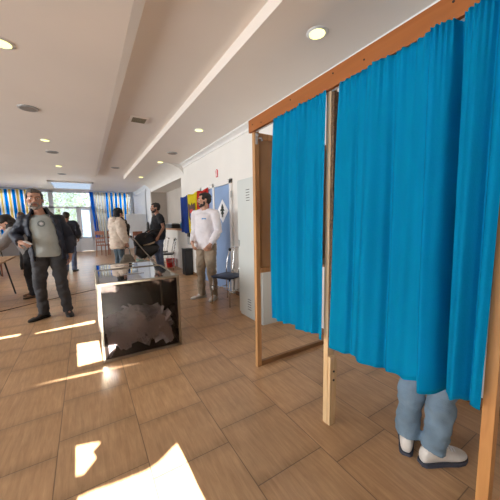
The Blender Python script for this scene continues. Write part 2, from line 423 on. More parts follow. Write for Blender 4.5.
# wall sign
bm = B(); tube(bm, [(WX-.008, 5.05, 2.34), (WX, 5.05, 2.34)], .05, 20); box(bm, (WX-.006, 5.005, 2.235), (WX, 5.095, 2.30))
sg = obj('wall_sign', bm, M_red); tag(sg, 'small red sign high on white wall above the blue door', 'sign')
bm = B(); box(bm, (WX-.011, 5.04, 2.25), (WX-.0055, 5.06, 2.375)); obj('symbol', bm, M_card, sg)

# ------------------------------------------------------------------ flag
def flag():
    t = thing('flag', 'blue, yellow and red national flag with eagle emblem hung on white wall', 'flag', (2.3, 6.4, 1.55))
    def sheet(y0, y1, name, m, zt, zb):
        bm = B(); ny, nz = 14, 20; G = []
        for i in range(ny+1):
            row = []
            y = y0+(y1-y0)*i/ny
            for k in range(nz+1):
                f = k/nz; zt_ = zt(y); zb_ = zb(y); z = zt_+(zb_-zt_)*f
                x = WX-.045+.014*math.sin(y*13+f*1.5)*(.3+f)+.006*math.sin(y*31)
                row.append(bm.verts.new((x-2.3, y+.02*f*math.sin(3*f+y)-6.4, z-1.55)))
            G.append(row)
        for i in range(ny):
            for k in range(nz): bm.faces.new((G[i][k], G[i][k+1], G[i+1][k+1], G[i+1][k]))
        bmesh.ops.solidify(bm, geom=bm.faces[:], thickness=.004)
        return obj(name, bm, m, t, True)
    zt = lambda y: 2.03+.05*(7.4-y)/1.97-.03*math.sin((7.4-y)/1.97*PI*3)**2
    zb = lambda y: 1.05-.02*math.sin(y*5)+.05*max(0, y-7.0)
    sheet(7.39, 6.79, 'blue_band', mat('flag_blue', (.015, .07, .40), .7, transl=.15), zt, zb)
    yb = sheet(6.79, 6.11, 'yellow_band', mat('flag_yellow', (.95, .80, .02), .7, transl=.15), zt, zb)
    sheet(6.11, 5.43, 'red_band', mat('flag_red', (.75, .03, .015), .7, transl=.15), zt, zb)
    # coat of arms: eagle holding a shield
    x = WX-.068-2.3; yc, zc = 6.43-6.4, 1.55-1.55
    def poly(P, m, nm, dx, par):
        bm = B(); prism(bm, [(yc-a, zc+b) for a, b in P], 0, x-dx, x-dx-.006); return obj(nm, bm, m, par)
    brown = mat('emblem_brown', (.10, .045, .02), .6)
    e = poly([(-.03, .22), (.02, .27), (.05, .23), (.04, .19), (.10, .22), (.22, .26), (.24, .12), (.22, -.02), (.17, -.12), (.12, -.16), (.10, -.22), (.03, -.30), (-.03, -.30), (-.10, -.22), (-.12, -.16), (-.17, -.12), (-.22, -.02), (-.24, .12), (-.22, .26), (-.10, .22), (-.04, .19)], brown, 'emblem', 0, yb)
    poly([(-.10, .02), (.10, .02), (.10, .11), (-.10, .11)], mat('emblem_red', (.6, .03, .03), .6), 'shield_top', .006, e)
    poly([(-.10, .02), (.10, .02), (.09, -.07), (0, -.13), (-.09, -.07)], mat('emblem_blue', (.05, .14, .4), .6), 'shield_base', .006, e)
flag()

# ------------------------------------------------------------------ bar counter and what stands there
t = thing('bar_counter', 'white bar counter with wooden top set in the alcove', 'counter', (2.6, 9.3, 0))
bm = B(); box(bm, (-.26, -1.88, 0), (.3, 1.98, 1.12), .004); obj('body', bm, M_wall, t)
bm = B(); box(bm, (-.31, -1.885, 1.12), (.31, 1.985, 1.165), .006); obj('countertop', bm, wood('counter_wood', (.42, .22, .12), (.58, .34, .2), (10, 1, 10)), t)
bm = B(); prof = [(0, .0), (.04, .0), (.042, .14), (.034, .17), (.016, .19), (.014, .21)]
tube(bm, [(0, 0, z) for r, z in prof[1:]], [r for r, z in prof[1:]], 16)
bt = obj('bottle', bm, mat('blue_liquid', (.01, .22, .50), .15), None, True, (2.40, 7.72, 1.165)); tag(bt, 'small blue pump bottle on bar counter beside the flag', 'bottle')
bm = B(); tube(bm, [(0, 0, .21), (0, 0, .26)], .010, 10); tube(bm, [(0, 0, .258), (-.04, 0, .255)], .007, 8); obj('pump', bm, M_card, bt)
for i, (x, y, s) in enumerate(((2.62, 7.9, 1), (2.70, 8.05, 1.1), (2.60, 8.2, .95), (2.72, 8.3, 1.05), (2.62, 8.42, 1))):
    bm = B(); tube(bm, [(0, 0, 0), (0, 0, .005), (0, 0, .01), (0, 0, .09), (0, 0, .12), (0, 0, .16), (0, 0, .2)], [.03, .03, .005, .005, .03, .038, .032], 14, False)
    g = obj('wine_glass', bm, glass('clear_glass_%d' % i, (.85, .87, .88), .1), None, True, (x, y, 1.165)); g.scale = (s,)*3
    tag(g, 'clear stemmed glass standing in a row on the bar counter', 'glass', 'stemmed glasses on the bar counter')
t = thing('coffee_machine', 'low black coffee machine on the bar counter behind man in black shirt', 'machine', (2.50, 9.05, 1.165))
bm = B(); box(bm, (-.16, -.42, 0), (.16, .38, .13), .015); obj('body', bm, M_black, t)
bm = B(); box(bm, (-.12, -.35, .13), (.12, .3, .16), .005); obj('tray', bm, M_grey, t)

# ------------------------------------------------------------------ ceiling fittings
def downlight(x, y, z, label):
    t = thing('ceiling_light', label, 'ceiling light', (x, y, z), 0, None)
    bm = B(); tube(bm, [(0, 0, 0), (0, 0, -.006), (0, 0, -.008), (0, 0, -.003)], [.088, .085, .068, .062], 28, False); obj('trim_ring', bm, M_white, t, True)
    bm = B(); disc(bm, (0, 0, -.009), .064, .004, 28); obj('lamp', bm, M_lampon, t)
    return t
R1 = 'round yellow-lit ceiling downlight '
for x, y, l in ((1.734, 1.735, 'nearest the booth header, in the right row'), (1.734, 4.415, 'above the white locker, second in right row'), (1.74, 7.14, 'by the curved bulkhead corner, third in right row'), (1.713, 9.7, 'farthest in the right row over the bar'),
                (-.483, 3.146, 'at the left edge, nearest in left row'), (-.50, 6.23, 'second from the camera in the left row'), (-.47, 8.78, 'farthest in the left row')):
    downlight(x, y, ZC, R1+l)
def speaker(x, y, z, label):
    t = thing('ceiling_speaker', label, 'speaker', (x, y, z))
    bm = B(); tube(bm, [(0, 0, 0), (0, 0, -.010), (0, 0, -.014)], [.115, .11, .09], 28); obj('rim', bm, M_grey, t)
    bm = B(); disc(bm, (0, 0, -.0155), .088, .003, 28); obj('grille', bm, mat('speaker_grille', (.26, .24, .22), .6, bump=.4, bscale=200), t)
speaker(-.523, 4.66, ZC, 'grey round ceiling speaker nearest the camera in left row')
speaker(-.476, 7.17, ZC, 'grey round ceiling speaker between the two left downlights')
speaker(-.474, 10.1, ZC, 'grey round ceiling speaker farthest away in left row')
speaker(1.754, 6.115, ZC, 'grey round ceiling speaker in right row near bulkhead')
speaker(.89, 9.0, ZH, 'grey round ceiling speaker far along the central recess')
t = thing('air_vent', 'square brownish vent in the central ceiling recess', 'vent', (.845, 4.7, ZH))
bm = B(); box(bm, (-.13, -.13, -.02), (.13, .13, 0), .004); obj('frame', bm, M_ceil, t)
bm = B()
for k in range(6): box(bm, (-.10, -.10+k*.036, -.027), (.10, -.085+k*.036, -.018))
obj('grille', bm, mat('vent_brown', (.22, .19, .12), .5), t)
t = thing('ceiling_panel_light', 'wide pale blue slatted ceiling light near the far window', 'ceiling light', (-.33, 13.8, ZH))
bm = B()
for a, b in (((-.74, -1.25), (-.68, 1.25)), ((.68, -1.25), (.74, 1.25)), ((-.74, -1.25), (.74, -1.19)), ((-.74, 1.19), (.74, 1.25))): box(bm, (a[0], a[1], -.05), (b[0], b[1], 0), .004)
obj('frame', bm, M_white, t)
for k in range(5):
    bm = B(); box(bm, (-.66, -1.12+k*.48, -.03), (.66, -.90+k*.48, -.01), .006); obj('diffuser', bm, M_tube, t)

# ------------------------------------------------------------------ striped far curtains
def far_curtain(name, x0, x1, z0, z1, m, label, y=15.5, amp=.035, fold=.12, group=None, lean=0):
    bm = B(); uv = bm.loops.layers.uv.new('UVMap'); nx, nz = int((x1-x0)/.018), 8; G = []
    for i in range(nx+1):
        u = x0+(x1-x0)*i/nx
        G.append([(bm.verts.new((u+lean*(1-k/nz), y+amp*math.sin(2*PI*u/fold+.6*math.sin(u*9)), z0+(z1-z0)*k/nz)), u) for k in range(nz+1)])
    for i in range(nx):
        for k in range(nz):
            q = (G[i][k], G[i+1][k], G[i+1][k+1], G[i][k+1]); f = bm.faces.new([a[0] for a in q])
            for l, a in zip(f.loops, q): l[uv].uv = (a[1], 0)
    o = obj(name, bm, m, None, True); tag(o, label, 'curtain', group)
    return o
blu, yel, whi, crm = (.0, .20, .72), (.85, .56, .16), (.86, .86, .84), (.78, .72, .55)
mS = stripes_mat('stripe_cloth_left', -3.12, .265, [(0, blu), (.38, whi), (.55, yel), (.82, whi)])
mS2 = stripes_mat('stripe_cloth_right', 1.0, .205, [(0, blu), (.50, whi), (.66, yel), (.86, whi)])
far_curtain('striped_curtain', -3.6, -1.62, .62, 2.9, mS, 'blue, yellow and white striped curtain left of the far window, behind bearded man', lean=.05)
far_curtain('striped_curtain', .98, 2.02, .62, 2.9, mS2, 'blue, yellow and white striped curtain at right end of far window')
far_curtain('blue_curtain', .30, .47, .62, 2.9, mat('blue_cloth', (.0, .13, .6), .8, transl=.4), 'narrow plain blue curtain bunched beside the far white door', lean=.16, fold=.09)
far_curtain('beige_curtain', .46, .98, .62, 2.9, stripes_mat('beige_cloth', 0, .13, [(0, (.42, .42, .46)), (.35, (.72, .62, .42)), (.6, (.55, .53, .52)), (.85, (.75, .73, .70))]), 'greyish beige pleated curtain between blue curtain and striped curtain', amp=.045, fold=.10, lean=.05)
far_curtain('sheer_curtain', 2.03, 2.22, .62, 2.9, mat('sheer_white', (.85, .87, .9), .8, transl=.5), 'narrow white sheer curtain in the far right corner', amp=.02)
# vertical blinds on the far part of right wall
bm = B()
for k in range(14): box(bm, (WX-.05, 12.3+k*.22, .9), (WX-.03, 12.46+k*.22, 2.7))
box(bm, (WX-.06, 12.2, 2.7), (WX-.01, 15.4, 2.78))
o = obj('vertical_blind', bm, M_frame); tag(o, 'white vertical blind on the far right wall beyond the bar', 'blind')

# ------------------------------------------------------------------ outside
bm = B(); box(bm, (-16, YB+.12, -.1), (16, 40, -.02)); struct('ground_outside', bm, mat('pale_paving', (.65, .64, .6), .9))
def tree(x, y, h, r, label, seed):
    rnd = random.Random(seed)
    t = thing('tree', label, 'tree', (x, y, 0), 0, 'trees outside the far window')
    bm = B(); tube(bm, arc([(0, 0, -.05), (.05, 0, h*.3), (-.05, .05, h*.6)], 4), [.12]*4+[.09]*5, 8); obj('trunk', bm, mat('bark', (.25, .2, .15), .9), t)
    bm = B()
    for _ in range(1500):
        while True:
            p = V((rnd.uniform(-1, 1), rnd.uniform(-1, 1), rnd.uniform(-1, 1)))
            if p.length < 1: break
        if noise.noise(p*2.5+V((seed, 0, 0))) < -.12: continue
        p = V((p.x*r, p.y*r, h*.62+p.z*h*.42)); s = rnd.uniform(.06, .12)
        q = Quaternion((rnd.gauss(0, 1), rnd.gauss(0, 1), rnd.gauss(0, 1), rnd.gauss(0, 1))).normalized()
        bm.faces.new([bm.verts.new(p+q @ V(c)*s) for c in ((-1, 0, 0), (0, -.5, .1), (1, 0, 0), (0, .5, .1))])
    obj('foliage', bm, mat('leaves_%d' % seed, (.40, .52, .33), .6, var=.3, scale=1.5, transl=.4), t)
tree(-1.3, 20.5, 4.2, 1.25, 'pale green leafy tree outside the far window, left of the door', 1)
tree(.6, 24.5, 4.6, 1.2, 'pale green leafy tree outside the far window, behind the transom', 2)
tree(-4.2, 21, 3.9, 1.3, 'pale green leafy tree outside, mostly behind the striped curtain', 3)

# ------------------------------------------------------------------ voting booth
BX = 1.28
bt = thing('voting_booth', 'timber voting booth frame with orange-brown header board', 'voting booth', (1.3, 1.2, 0))
def P_(v): return V(v)-V((1.3, 1.2, 0))
def bbox_(bm, lo, hi, bev=.002): box(bm, P_(lo), P_(hi), bev)
bm = B(); bbox_(bm, (1.255, .30, 2.098), (1.279, 2.055, 2.20)); hd = obj('header', bm, M_lam, bt)
for k, (y, z) in enumerate(((1.99, 2.15), (1.50, 2.165), (1.13, 2.17), (.93, 2.145), (.545, 2.165), (1.86, 2.13))):
    bm = B(); tube(bm, [P_((1.252, y, z)), P_((1.256, y, z))], .0045, 10); obj('screw', bm, M_dark, hd)
bm = B(); bbox_(bm, (1.28, 2.0, 0), (1.325, 2.04, 2.12)); obj('post', bm, M_pine2, bt)
bm = B(); bbox_(bm, (1.28, 1.165, 0), (1.335, 1.20, 2.12)); pm = obj('post', bm, M_pine, bt)
bm = B(); prism(bm, [(1.284-1.3, .0), (1.335-1.3, .0), (1.345-1.3, .42), (1.33-1.3, .47), (1.284-1.3, .47)], 1, 1.144-1.2, 1.1645-1.2); bl = obj('brace_block', bm, M_pine, pm)
for z in (.37, .31):
    bm = B(); tube(bm, [P_((1.315, 1.146, z)), P_((1.315, 1.140, z))], .007, 10); obj('bolt', bm, M_dark, bl)
bm = B()
A = [(1.28, .335, 0), (1.33, .335, 0), (1.33, .375, 0), (1.28, .375, 0)]
bbox_(bm, (1.28, .335, 0), (1.325, .375, 2.12)); obj('post', bm, M_pine3, bt)
for y0 in (2.0, 1.165, .335):     # rear posts
    bm = B(); bbox_(bm, (2.20, y0, 0), (2.245, y0+.04, 2.12)); obj('rear_post', bm, M_pine2, bt)
for y0 in (2.005, 1.17, .34):     # bottom cross rails
    if y0 > 2: 
        bm = B(); bbox_(bm, (1.325, y0, 0), (2.20, y0+.03, .045)); obj('bottom_rail', bm, M_rail, bt)
    bm = B(); bbox_(bm, (1.325, y0, 2.05), (2.20, y0+.03, 2.10)); obj('top_rail', bm, M_pine2, bt)
bm = B(); bbox_(bm, (2.205, .375, 2.05), (2.24, 2.0, 2.10)); obj('top_rail', bm, M_pine2, bt)
bm = B(); bbox_(bm, (2.205, .375, .86), (2.24, 2.0, .93)); obj('rear_rail', bm, M_pine2, bt)
bm = B(); bbox_(bm, (1.326, 2.012, .93), (2.2, 2.024, 2.05), 0); obj('side_panel', bm, M_ply, bt)
bm = B(); bbox_(bm, (1.326, 1.995, .885), (2.2, 2.03, .93)); obj('panel_rail', bm, M_pine2, bt)
bm = B(); bbox_(bm, (1.284, 1.144, .60), (2.2, 1.164, 2.09), 0); obj('divider_panel', bm, M_osb, bt)
bm = B(); bbox_(bm, (1.326, .345, .60), (2.2, .365, 2.05), 0); obj('side_panel', bm, M_ply, bt)
bm = B(); bbox_(bm, (2.19, .38, .86), (2.205, 2.0, 2.05), 0); obj('rear_panel', bm, M_ply, bt)
bm = B(); bbox_(bm, (1.80, .376, .93), (2.19, 1.164, .955)); obj('writing_shelf', bm, M_pine2, bt)
bm = B(); bbox_(bm, (1.80, 1.205, .93), (2.19, 1.99, .955)); obj('writing_shelf', bm, M_pine2, bt)
bm = B(); bbox_(bm, (1.29, 1.992, 2.0), (1.31, 2.0, 2.09), 0); tube(bm, [P_((1.30, 1.99, 2.07)), P_((1.30, 1.975, 2.07))], .008); tube(bm, [P_((1.315, 1.99, 2.05)), P_((1.33, 1.975, 2.05)), P_((1.345, 1.98, 2.03))], .006); obj('bracket', bm, M_grey, bt)
bm = B(); tube(bm, [P_((1.292, .38, 2.10)), P_((1.292, 1.99, 2.10))], .005, 8); obj('curtain_wire', bm, M_grey, bt)

def booth_curtain(name, label, ya, yb, zbot, prof, xb=1.262, ztop=2.10, seed=0, yedge=None):
    """ya>yb; s runs 0..1 from the far edge to the near edge; prof(s, f) = bulge towards the room"""
    bm = B(); ns, nf = 150, 60; G = []
    for i in range(ns+1):
        s = i/ns; row = []
        for k in range(nf+1):
            f = k/nf; y = ya+(yb-ya)*s
            if yedge: y += yedge(s, f)
            zt = ztop-.004*abs(math.sin(s*70+seed)); z = zt+(zbot(s)-zt)*f
            x = xb-prof(s, f)
            # small irregular gathers, strongest under the wire
            g = math.exp(-f*13)
            x -= g*.007*math.sin(s*95+seed+2*noise.noise(V((s*14, seed, 0))))
            x -= .006*noise.noise(V((s*6, f*2, seed)))
            row.append(bm.verts.new((x, y, z)))
        G.append(row)
    for i in range(ns):
        for k in range(nf): bm.faces.new((G[i][k], G[i][k+1], G[i+1][k+1], G[i+1][k]))
    bmesh.ops.solidify(bm, geom=bm.faces[:], thickness=.002)
    o = obj(name, bm, M_cur, None, True); tag(o, label, 'curtain'); return o
def gz(s, c, w): return math.exp(-((s-c)/w)**2)
def prof1(s, f):
    a = 1.1*(.3+.7*min(1, f*2.2))
    return a*(.012*math.sin(s*25+.8*f)+.010*math.sin(s*44+1.3+f)+.022*gz(s, .16, .05)+.02*gz(s, .62, .06)-.025*gz(s, .86, .035)+.016*gz(s, .95, .03)) + .018
booth_curtain('booth_curtain', 'narrower turquoise curtain on the far half of the voting booth', 1.690, 1.176, lambda s: .575+.02*s+.006*math.sin(s*17)-.015*gz(s, .12, .07), prof1, seed=3,
              yedge=lambda s, f: (1-s)*(.03*math.sin(f*2.6)+.0), xb=1.270)
def prof2(s, f):
    a = 1.25*(.3+.7*min(1, f*1.8))
    return a*(.010*math.sin(s*15+.5*f)+.006*math.sin(s*29+1.1+f*.6)+.024*gz(s, .42, .10)-.028*gz(s, .62, .03)-.016*gz(s, .24, .025)+.012*gz(s, .97, .06)) + .016
booth_curtain('booth_curtain', 'wide turquoise curtain on the near half of the booth, hanging before voter', 1.085, .575, lambda s: .563+.028*s-.006*math.sin(s*12)+.03*max(0, s-.85)/.15, prof2, seed=11,
              yedge=lambda s, f: (1-s)*(.035*f), xb=1.268)
def prof3(s, f):
    a = 1.3*(.4+.6*min(1, f*1.6))
    return a*(.040*gz(s, .10, .13)-.105*gz(s, .37, .050)+.028*gz(s, .60, .10)-.020*gz(s, .80, .035)+.018*gz(s, .93, .08)+.004*math.sin(s*30+f))+.012+.010*f
booth_curtain('booth_curtain', 'turquoise curtain nearest the camera with a deep dark fold, overlapping the wide one', .615, .352, lambda s: (.592+.03*s if s < .42 else .63+.005*math.sin(s*30)), prof3, seed=23,
              yedge=lambda s, f: -(1-s)*.035*f+s*.012*f, xb=1.255)

# ------------------------------------------------------------------ locker
t = thing('metal_locker', 'tall pale grey metal locker against wall beside booth', 'locker', (1.87, 2.8, 0))
bm = B(); box(bm, (.012, 0, .03), (.455, .60, 1.92), .004); box(bm, (.02, .01, 0), (.44, .59, .03)); obj('body', bm, M_lock, t)
bm = B(); box(bm, (-.004, .012, .045), (.012, .588, 1.905), .004); dr = obj('door', bm, M_lock, t)
for z0 in (1.62, .13):
    bm = B()
    for k in range(5): box(bm, (-.006, .26, z0+k*.035), (-.003, .35, z0+.008+k*.035))
    obj('louvre', bm, M_dark, dr)
bm = B(); box(bm, (-.015, .54, 1.0), (-.004, .565, 1.09), .003); obj('handle', bm, M_grey, dr)

# ------------------------------------------------------------------ ballot boxes
def ballot_box(w, d, h, label, loc, rz):
    t = thing('ballot_box', label, 'ballot box', loc, rz)
    r = .026
    bm = B()
    for x in (0, w-r):
        for y in (0, d-r): box(bm, (x, y, 0), (x+r, y+r, h), .002)
    for z in (0, h-r):
        for y in (0, d-r): box(bm, (r, y, z), (w-r, y+r, z+r), .002)
        for x in (0, w-r): box(bm, (x, r, z), (x+r, d-r, z+r), .002)
    obj('frame', bm, M_alu, t)
    q = .010
    for nm, lo, hi, m in (('front_panel', (r, q, r), (w-r, q+.005, h-r), M_front), ('rear_panel', (r, d-q-.005, r), (w-r, d-q, h-r), M_smoke),
                          ('side_panel', (q, r, r), (q+.005, d-r, h-r), M_smoke), ('side_panel', (w-q-.005, r, r), (w-q, d-r, h-r), M_smoke),
                          ('lid', (r, r, h-.012), (w-r, d-r, h-.005), M_lid)):
        bm = B(); box(bm, lo, hi); p = obj(nm, bm, m, t)
        if nm == 'lid':
            bm = B(); box(bm, (w*.33, d*.45, h-.005), (w*.62, d*.50, h-.001), .001); obj('slot', bm, M_chrome, p)
    bm = B(); box(bm, (r, r, .004), (w-r, d-r, .016)); obj('base_board', bm, mat('dark_board', (.06, .035, .02), .7), t)
    return t
ballot_box(.775, .86, .785, 'large smoked acrylic ballot box with metal frame in front', (.060, 2.87, 0), -.012)
ballot_box(.76, .50, .785, 'second smoked ballot box standing directly behind the large one', (.062, 3.76, 0), -.02)
def heap(x0, x1, y0, y1, hf, n, seed, label):
    rnd = random.Random(seed); bm = B()
    for k in range(n):
        x, y = rnd.uniform(x0, x1), rnd.uniform(y0, y1); H = hf((x-x0)/(x1-x0), (y-y0)/(y1-y0)); z = .03+H*rnd.random()**.6
        w, l = rnd.uniform(.05, .075), rnd.uniform(.07, .105)
        q = Matrix.Rotation(rnd.uniform(0, PI), 3, 'Z') @ Matrix.Rotation(rnd.gauss(0, .5), 3, 'X') @ Matrix.Rotation(rnd.gauss(0, .4), 3, 'Y')
        f = rnd.uniform(.004, .02); P = [(-w, -l, 0), (0, -l, f), (w, -l, 0), (w, l, 0), (0, l, f), (-w, l, 0)]
        vs = []
        for p in P:
            c = V((x, y, z))+q @ V(p); c.x = min(max(c.x, x0-.03), x1+.03); c.y = min(max(c.y, y0-.03), y1+.03); c.z = max(c.z, .02); vs.append(bm.verts.new(c))
        bm.faces.new((vs[0], vs[1], vs[4], vs[5])); bm.faces.new((vs[1], vs[2], vs[3], vs[4]))
    # upright sheets pressed against the front pane
    for k in range(46):
        u = k/45; x = x0-.02+(x1-x0+.04)*u*.97; H = hf(u, 0)*1.05+rnd.uniform(-.03, .02); zb = max(.02, H-rnd.uniform(.12, .22)); y = y0-.045+rnd.uniform(0, .012)
        vs = [bm.verts.new(c) for c in ((x-.010, y, zb), (x+.010, y+.014, zb), (x+.010, y+.014, H), (x-.010, y, H))]; bm.faces.new(vs)
    o = obj('ballot_papers', bm, M_paper); tag(o, label, 'ballot papers', kind='stuff')
heap(.15, .74, 2.96, 3.62, lambda u, v: (.20+.13*min(1, u*2.2)+.03*math.sin(u*17)-.10*max(0, u-.8)/.2)*(1-.25*v), 420, 5, 'heap of folded white ballots inside the front ballot box')
heap(.15, .70, 3.85, 4.16, lambda u, v: .22, 80, 9, 'heap of folded white ballots inside the rear ballot box')

# floor cable
bm = B(); tube(bm, [V((p.x, p.y, .004)) for p in arc([(-3.4, 4.2, 0), (-2.2, 4.95, 0), (-1.143, 5.625, 0), (-.763, 5.885, 0), (-.3, 6.12, 0), (.3, 6.42, 0)], 8)], .006, 6)
o = obj('floor_cable', bm, M_dark, None, True); tag(o, 'thin dark cable lying across floor behind the bearded man', 'cable')

# ------------------------------------------------------------------ chairs
def tube_chair(label, loc, rz, seatm, group=None):
    """stacking chair, faces local -Y"""
    t = thing('tube_chair', label, 'chair', loc, rz, group)
    bm = B(); box(bm, (-.20, -.20, .435), (.20, .20, .475), .016); obj('seat', bm, seatm, t, True)
    for x in (-1, 1):
        bm = B(); tube(bm, [(x*.17, -.17, .435), (x*.19, -.20, 0)], .0105, 10); obj('leg', bm, M_chrome, t, True)
        bm = B(); tube(bm, arc([(x*.19, .21, 0), (x*.18, .18, .44), (x*.18, .22, .70), (x*.165, .26, .84)], 5), .0105, 10); obj('leg', bm, M_chrome, t, True)
        bm = B(); tube(bm, [(x*.183, -.185, .24), (x*.186, .195, .24)], .008, 8); obj('stretcher', bm, M_chrome, t, True)
    bm = B(); tube(bm, [(-.183, -.185, .30), (.183, -.185, .30)], .008, 8); obj('stretcher', bm, M_chrome, t, True)
    bm = B()
    tube(bm, arc([(-.165, .26, .84), (-.10, .27, .90), (.10, .27, .90), (.165, .26, .84)], 5), .0105, 10)
    for x in (-.07, .07): tube(bm, arc([(x, .20, .47), (x, .25, .70), (x, .27, .89)], 4), .006, 6)
    obj('backrest', bm, M_chrome, t, True)
    for x in (-.155, .155):
        bm = B(); ell(bm, (x, .262, .86), (.03, .018, .03)); obj('corner_cap', bm, M_black, t, True)
    return t
c0 = tube_chair('chrome chair with dark blue seat beside the metal locker', (1.975, 3.97, 0), -1.15, M_navyseat)
for i, (x, y, r, l) in enumerate(((1.90, 8.50, -2.3, 'chrome chair with black seat behind the man in black shirt, farther of the pair'),
                                  (1.96, 7.86, -2.0, 'chrome chair with black seat in front of bar counter, nearer of pair'))):
    tube_chair(l, (x, y, 0), r, M_blackseat)
t = thing('bucket', 'red plastic bucket on floor under chrome chair', 'bucket', (2.16, 8.22, 0))
bm = B(); tube(bm, [(0, 0, 0), (0, 0, .25), (0, 0, .26)], [.11, .14, .148], 24); obj('pail', bm, M_red, t, True)
bm = B(); tube(bm, [(.14*math.cos(a), .14*math.sin(a)*.6, .26+.05*math.sin(a)) for a in np.linspace(0, PI, 10)], .004, 6); obj('handle', bm, M_grey, t)
t = thing('waste_bin', 'tall narrow black bin standing by wall below flag', 'bin', (2.215, 6.78, 0))
bm = B(); box(bm, (-.10, -.13, 0), (.10, .13, .64), .012); obj('body', bm, M_black, t)
bm = B(); box(bm, (-.105, -.135, .645), (.105, .135, .68), .008); obj('lid', bm, M_black, t)
t = thing('sanitizer_dispenser', 'small grey and black dispenser on wall above black bin', 'dispenser', (2.29, 6.72, .78))
bm = B(); box(bm, (-.05, -.07, 0), (.04, .07, .20), .012); obj('body', bm, M_grey, t)
bm = B(); box(bm, (-.055, -.075, .20), (.038, .075, .30), .014); obj('cover', bm, M_black, t)

def wood_chair(label, loc, rz):
    t = thing('wooden_chair', label, 'chair', loc, rz)
    bm = B(); box(bm, (-.21, -.20, .44), (.21, .20, .465), .008); obj('seat', bm, M_redw, t)
    for x in (-1, 1):
        bm = B(); tube(bm, [(x*.18, -.17, .44), (x*.19, -.18, 0)], [.02, .015], 8); obj('leg', bm, M_redw, t)
        bm = B(); tube(bm, [(x*.19, .21, 0), (x*.18, .18, .45), (x*.17, .24, .98)], [.016, .02, .016], 8); obj('leg', bm, M_redw, t)
    bm = B()
    for z in (.60, .76): box(bm, (-.17, .195+(z-.6)*.12, z-.03), (.17, .215+(z-.6)*.12, z+.03), .004)
    for x in (-.09, 0, .09): tube(bm, [(x, .19, .47), (x, .235, .95)], .009, 8)
    obj('backrest', bm, M_redw, t)
    bm = B(); box(bm, (-.19, .225, .90), (.19, .25, 1.05), .01); obj('crest_rail', bm, M_redw, t)
    return t
wood_chair('red-brown wooden chair left of woman in cream jacket, its back to the window', (.62, 12.9, 0), 2.6)
wood_chair('red-brown wooden chair half hidden behind woman in cream jacket', (1.02, 13.3, 0), 3.0)
wood_chair('red-brown wooden chair behind the stroller', (1.72, 10.3, 0), .4)
wood_chair('red-brown wooden chair seen right of stroller behind the man in black shirt', (1.95, 10.9, 0), -1.2)
# grey display board in the corner
t = thing('display_board', 'plain pale grey board standing in far corner behind stroller', 'board', (1.86, 12.2, 0), .0)
bm = B(); box(bm, (-.38, -.03, .95), (.40, .03, 1.72), .008); obj('board', bm, mat('board_grey', (.76, .80, .84), .5, var=.02), t)
for x in (-.34, .36):
    bm = B(); tube(bm, [(x, .0, 0), (x, 0, .96)], .015, 8); box(bm, (x-.02, -.2, 0), (x+.02, .2, .03)); obj('leg', bm, M_grey, t)
t = thing('jacket_on_hook', 'dark jacket hanging beside grey board on far right wall', 'jacket', (2.26, 11.9, 1.0))
bm = B(); limb(bm, [(0, 0, 0), (0, 0, .35)], [.07, .05]); fuse('jacket_body', bm, M_black, t, .02)

# tables at left
def table(label, loc, w, d, rz=0, h=.75):
    t = thing('folding_table', label, 'table', loc, rz)
    bm = B(); box(bm, (-w/2, -d/2, h-.028), (w/2, d/2, h), .005); obj('tabletop', bm, M_tabw, t)
    for x in (-1, 1):
        for y in (-1, 1):
            bm = B(); tube(bm, [(x*(w/2-.18), y*(d/2-.06), h-.03), (x*(w/2-.06), y*(d/2-.02), 0)], .014, 8); obj('leg', bm, M_black, t)
        bm = B(); tube(bm, [(x*(w/2-.17), -d/2+.06, h-.05), (x*(w/2-.17), d/2-.06, h-.05)], .012, 8); obj('leg_brace', bm, M_grey, t)
    return t
table('wooden table with dark metal legs at left edge, written on by dark-haired woman', (-1.95, 6.25, 0), 1.5, 1.35)
table('wooden table farther back by the striped curtain at left edge', (-2.75, 10.0, 0), 1.6, .8)
wood_chair('wooden chair at the far left table under the striped curtain', (-2.15, 9.3, 0), 3.1)
for x, y, r in ((-1.42, 6.2, .3), (-1.60, 6.55, -.2)):
    bm = B(); box(bm, (-.105, -.148, 0), (.105, .148, .002)); o = obj('paper_sheet', bm, M_card, None, False, (x, y, .7505)); o.rotation_euler = (0, 0, r)
    tag(o, 'white sheet of paper lying on the left table', 'paper', 'paper sheets on left table')
# ------------------------------------------------------------------ people
def hand(bm, wrist, d, n, side, curl=.5, s=1.0, splay=.06):
    """palm with four bent fingers and a thumb; d = finger direction, n = palm side, side=+1/-1 places the thumb"""
    d = V(d).normalized(); n = V(n); n = (n-d*n.dot(d)).normalized(); w = d.cross(n)*side
    W = V(wrist)
    loft(bm, [(W-d*.01*s, .027*s, .020*s), (W+d*.03*s, .036*s, .018*s), (W+d*.065*s, .042*s, .016*s), (W+d*.092*s, .041*s, .013*s)], side=w, seg=14)
    for k, (o, ln) in enumerate(((.031, .074), (.011, .082), (-.010, .076), (-.030, .060))):
        b = W+d*(.084-abs(o)*.15)*s+w*o*s; dd = (d+w*o*splay*20).normalized(); p = [b]; a = 0
        for j, fr in enumerate((.45, .30, .25)):
            a += curl*(.55, .9, .7)[j]; v = (dd*math.cos(a)+n*math.sin(a)); p.append(p[-1]+v*ln*fr*s)
        limb(bm, [W+d*.05*s+w*o*.8*s]+p, [.010*s, .0095*s, .0088*s, .0082*s, .0075*s], 8)
    b = W+d*.022*s+w*.028*s
    limb(bm, [b, b+(d*.6+w*.75+n*.25).normalized()*.038*s, b+(d*.75+w*.6+n*.35).normalized()*.068*s, b+(d*.9+w*.35+n*.5).normalized()*.092*s], [.014*s, .0115*s, .010*s, .008*s], 8)

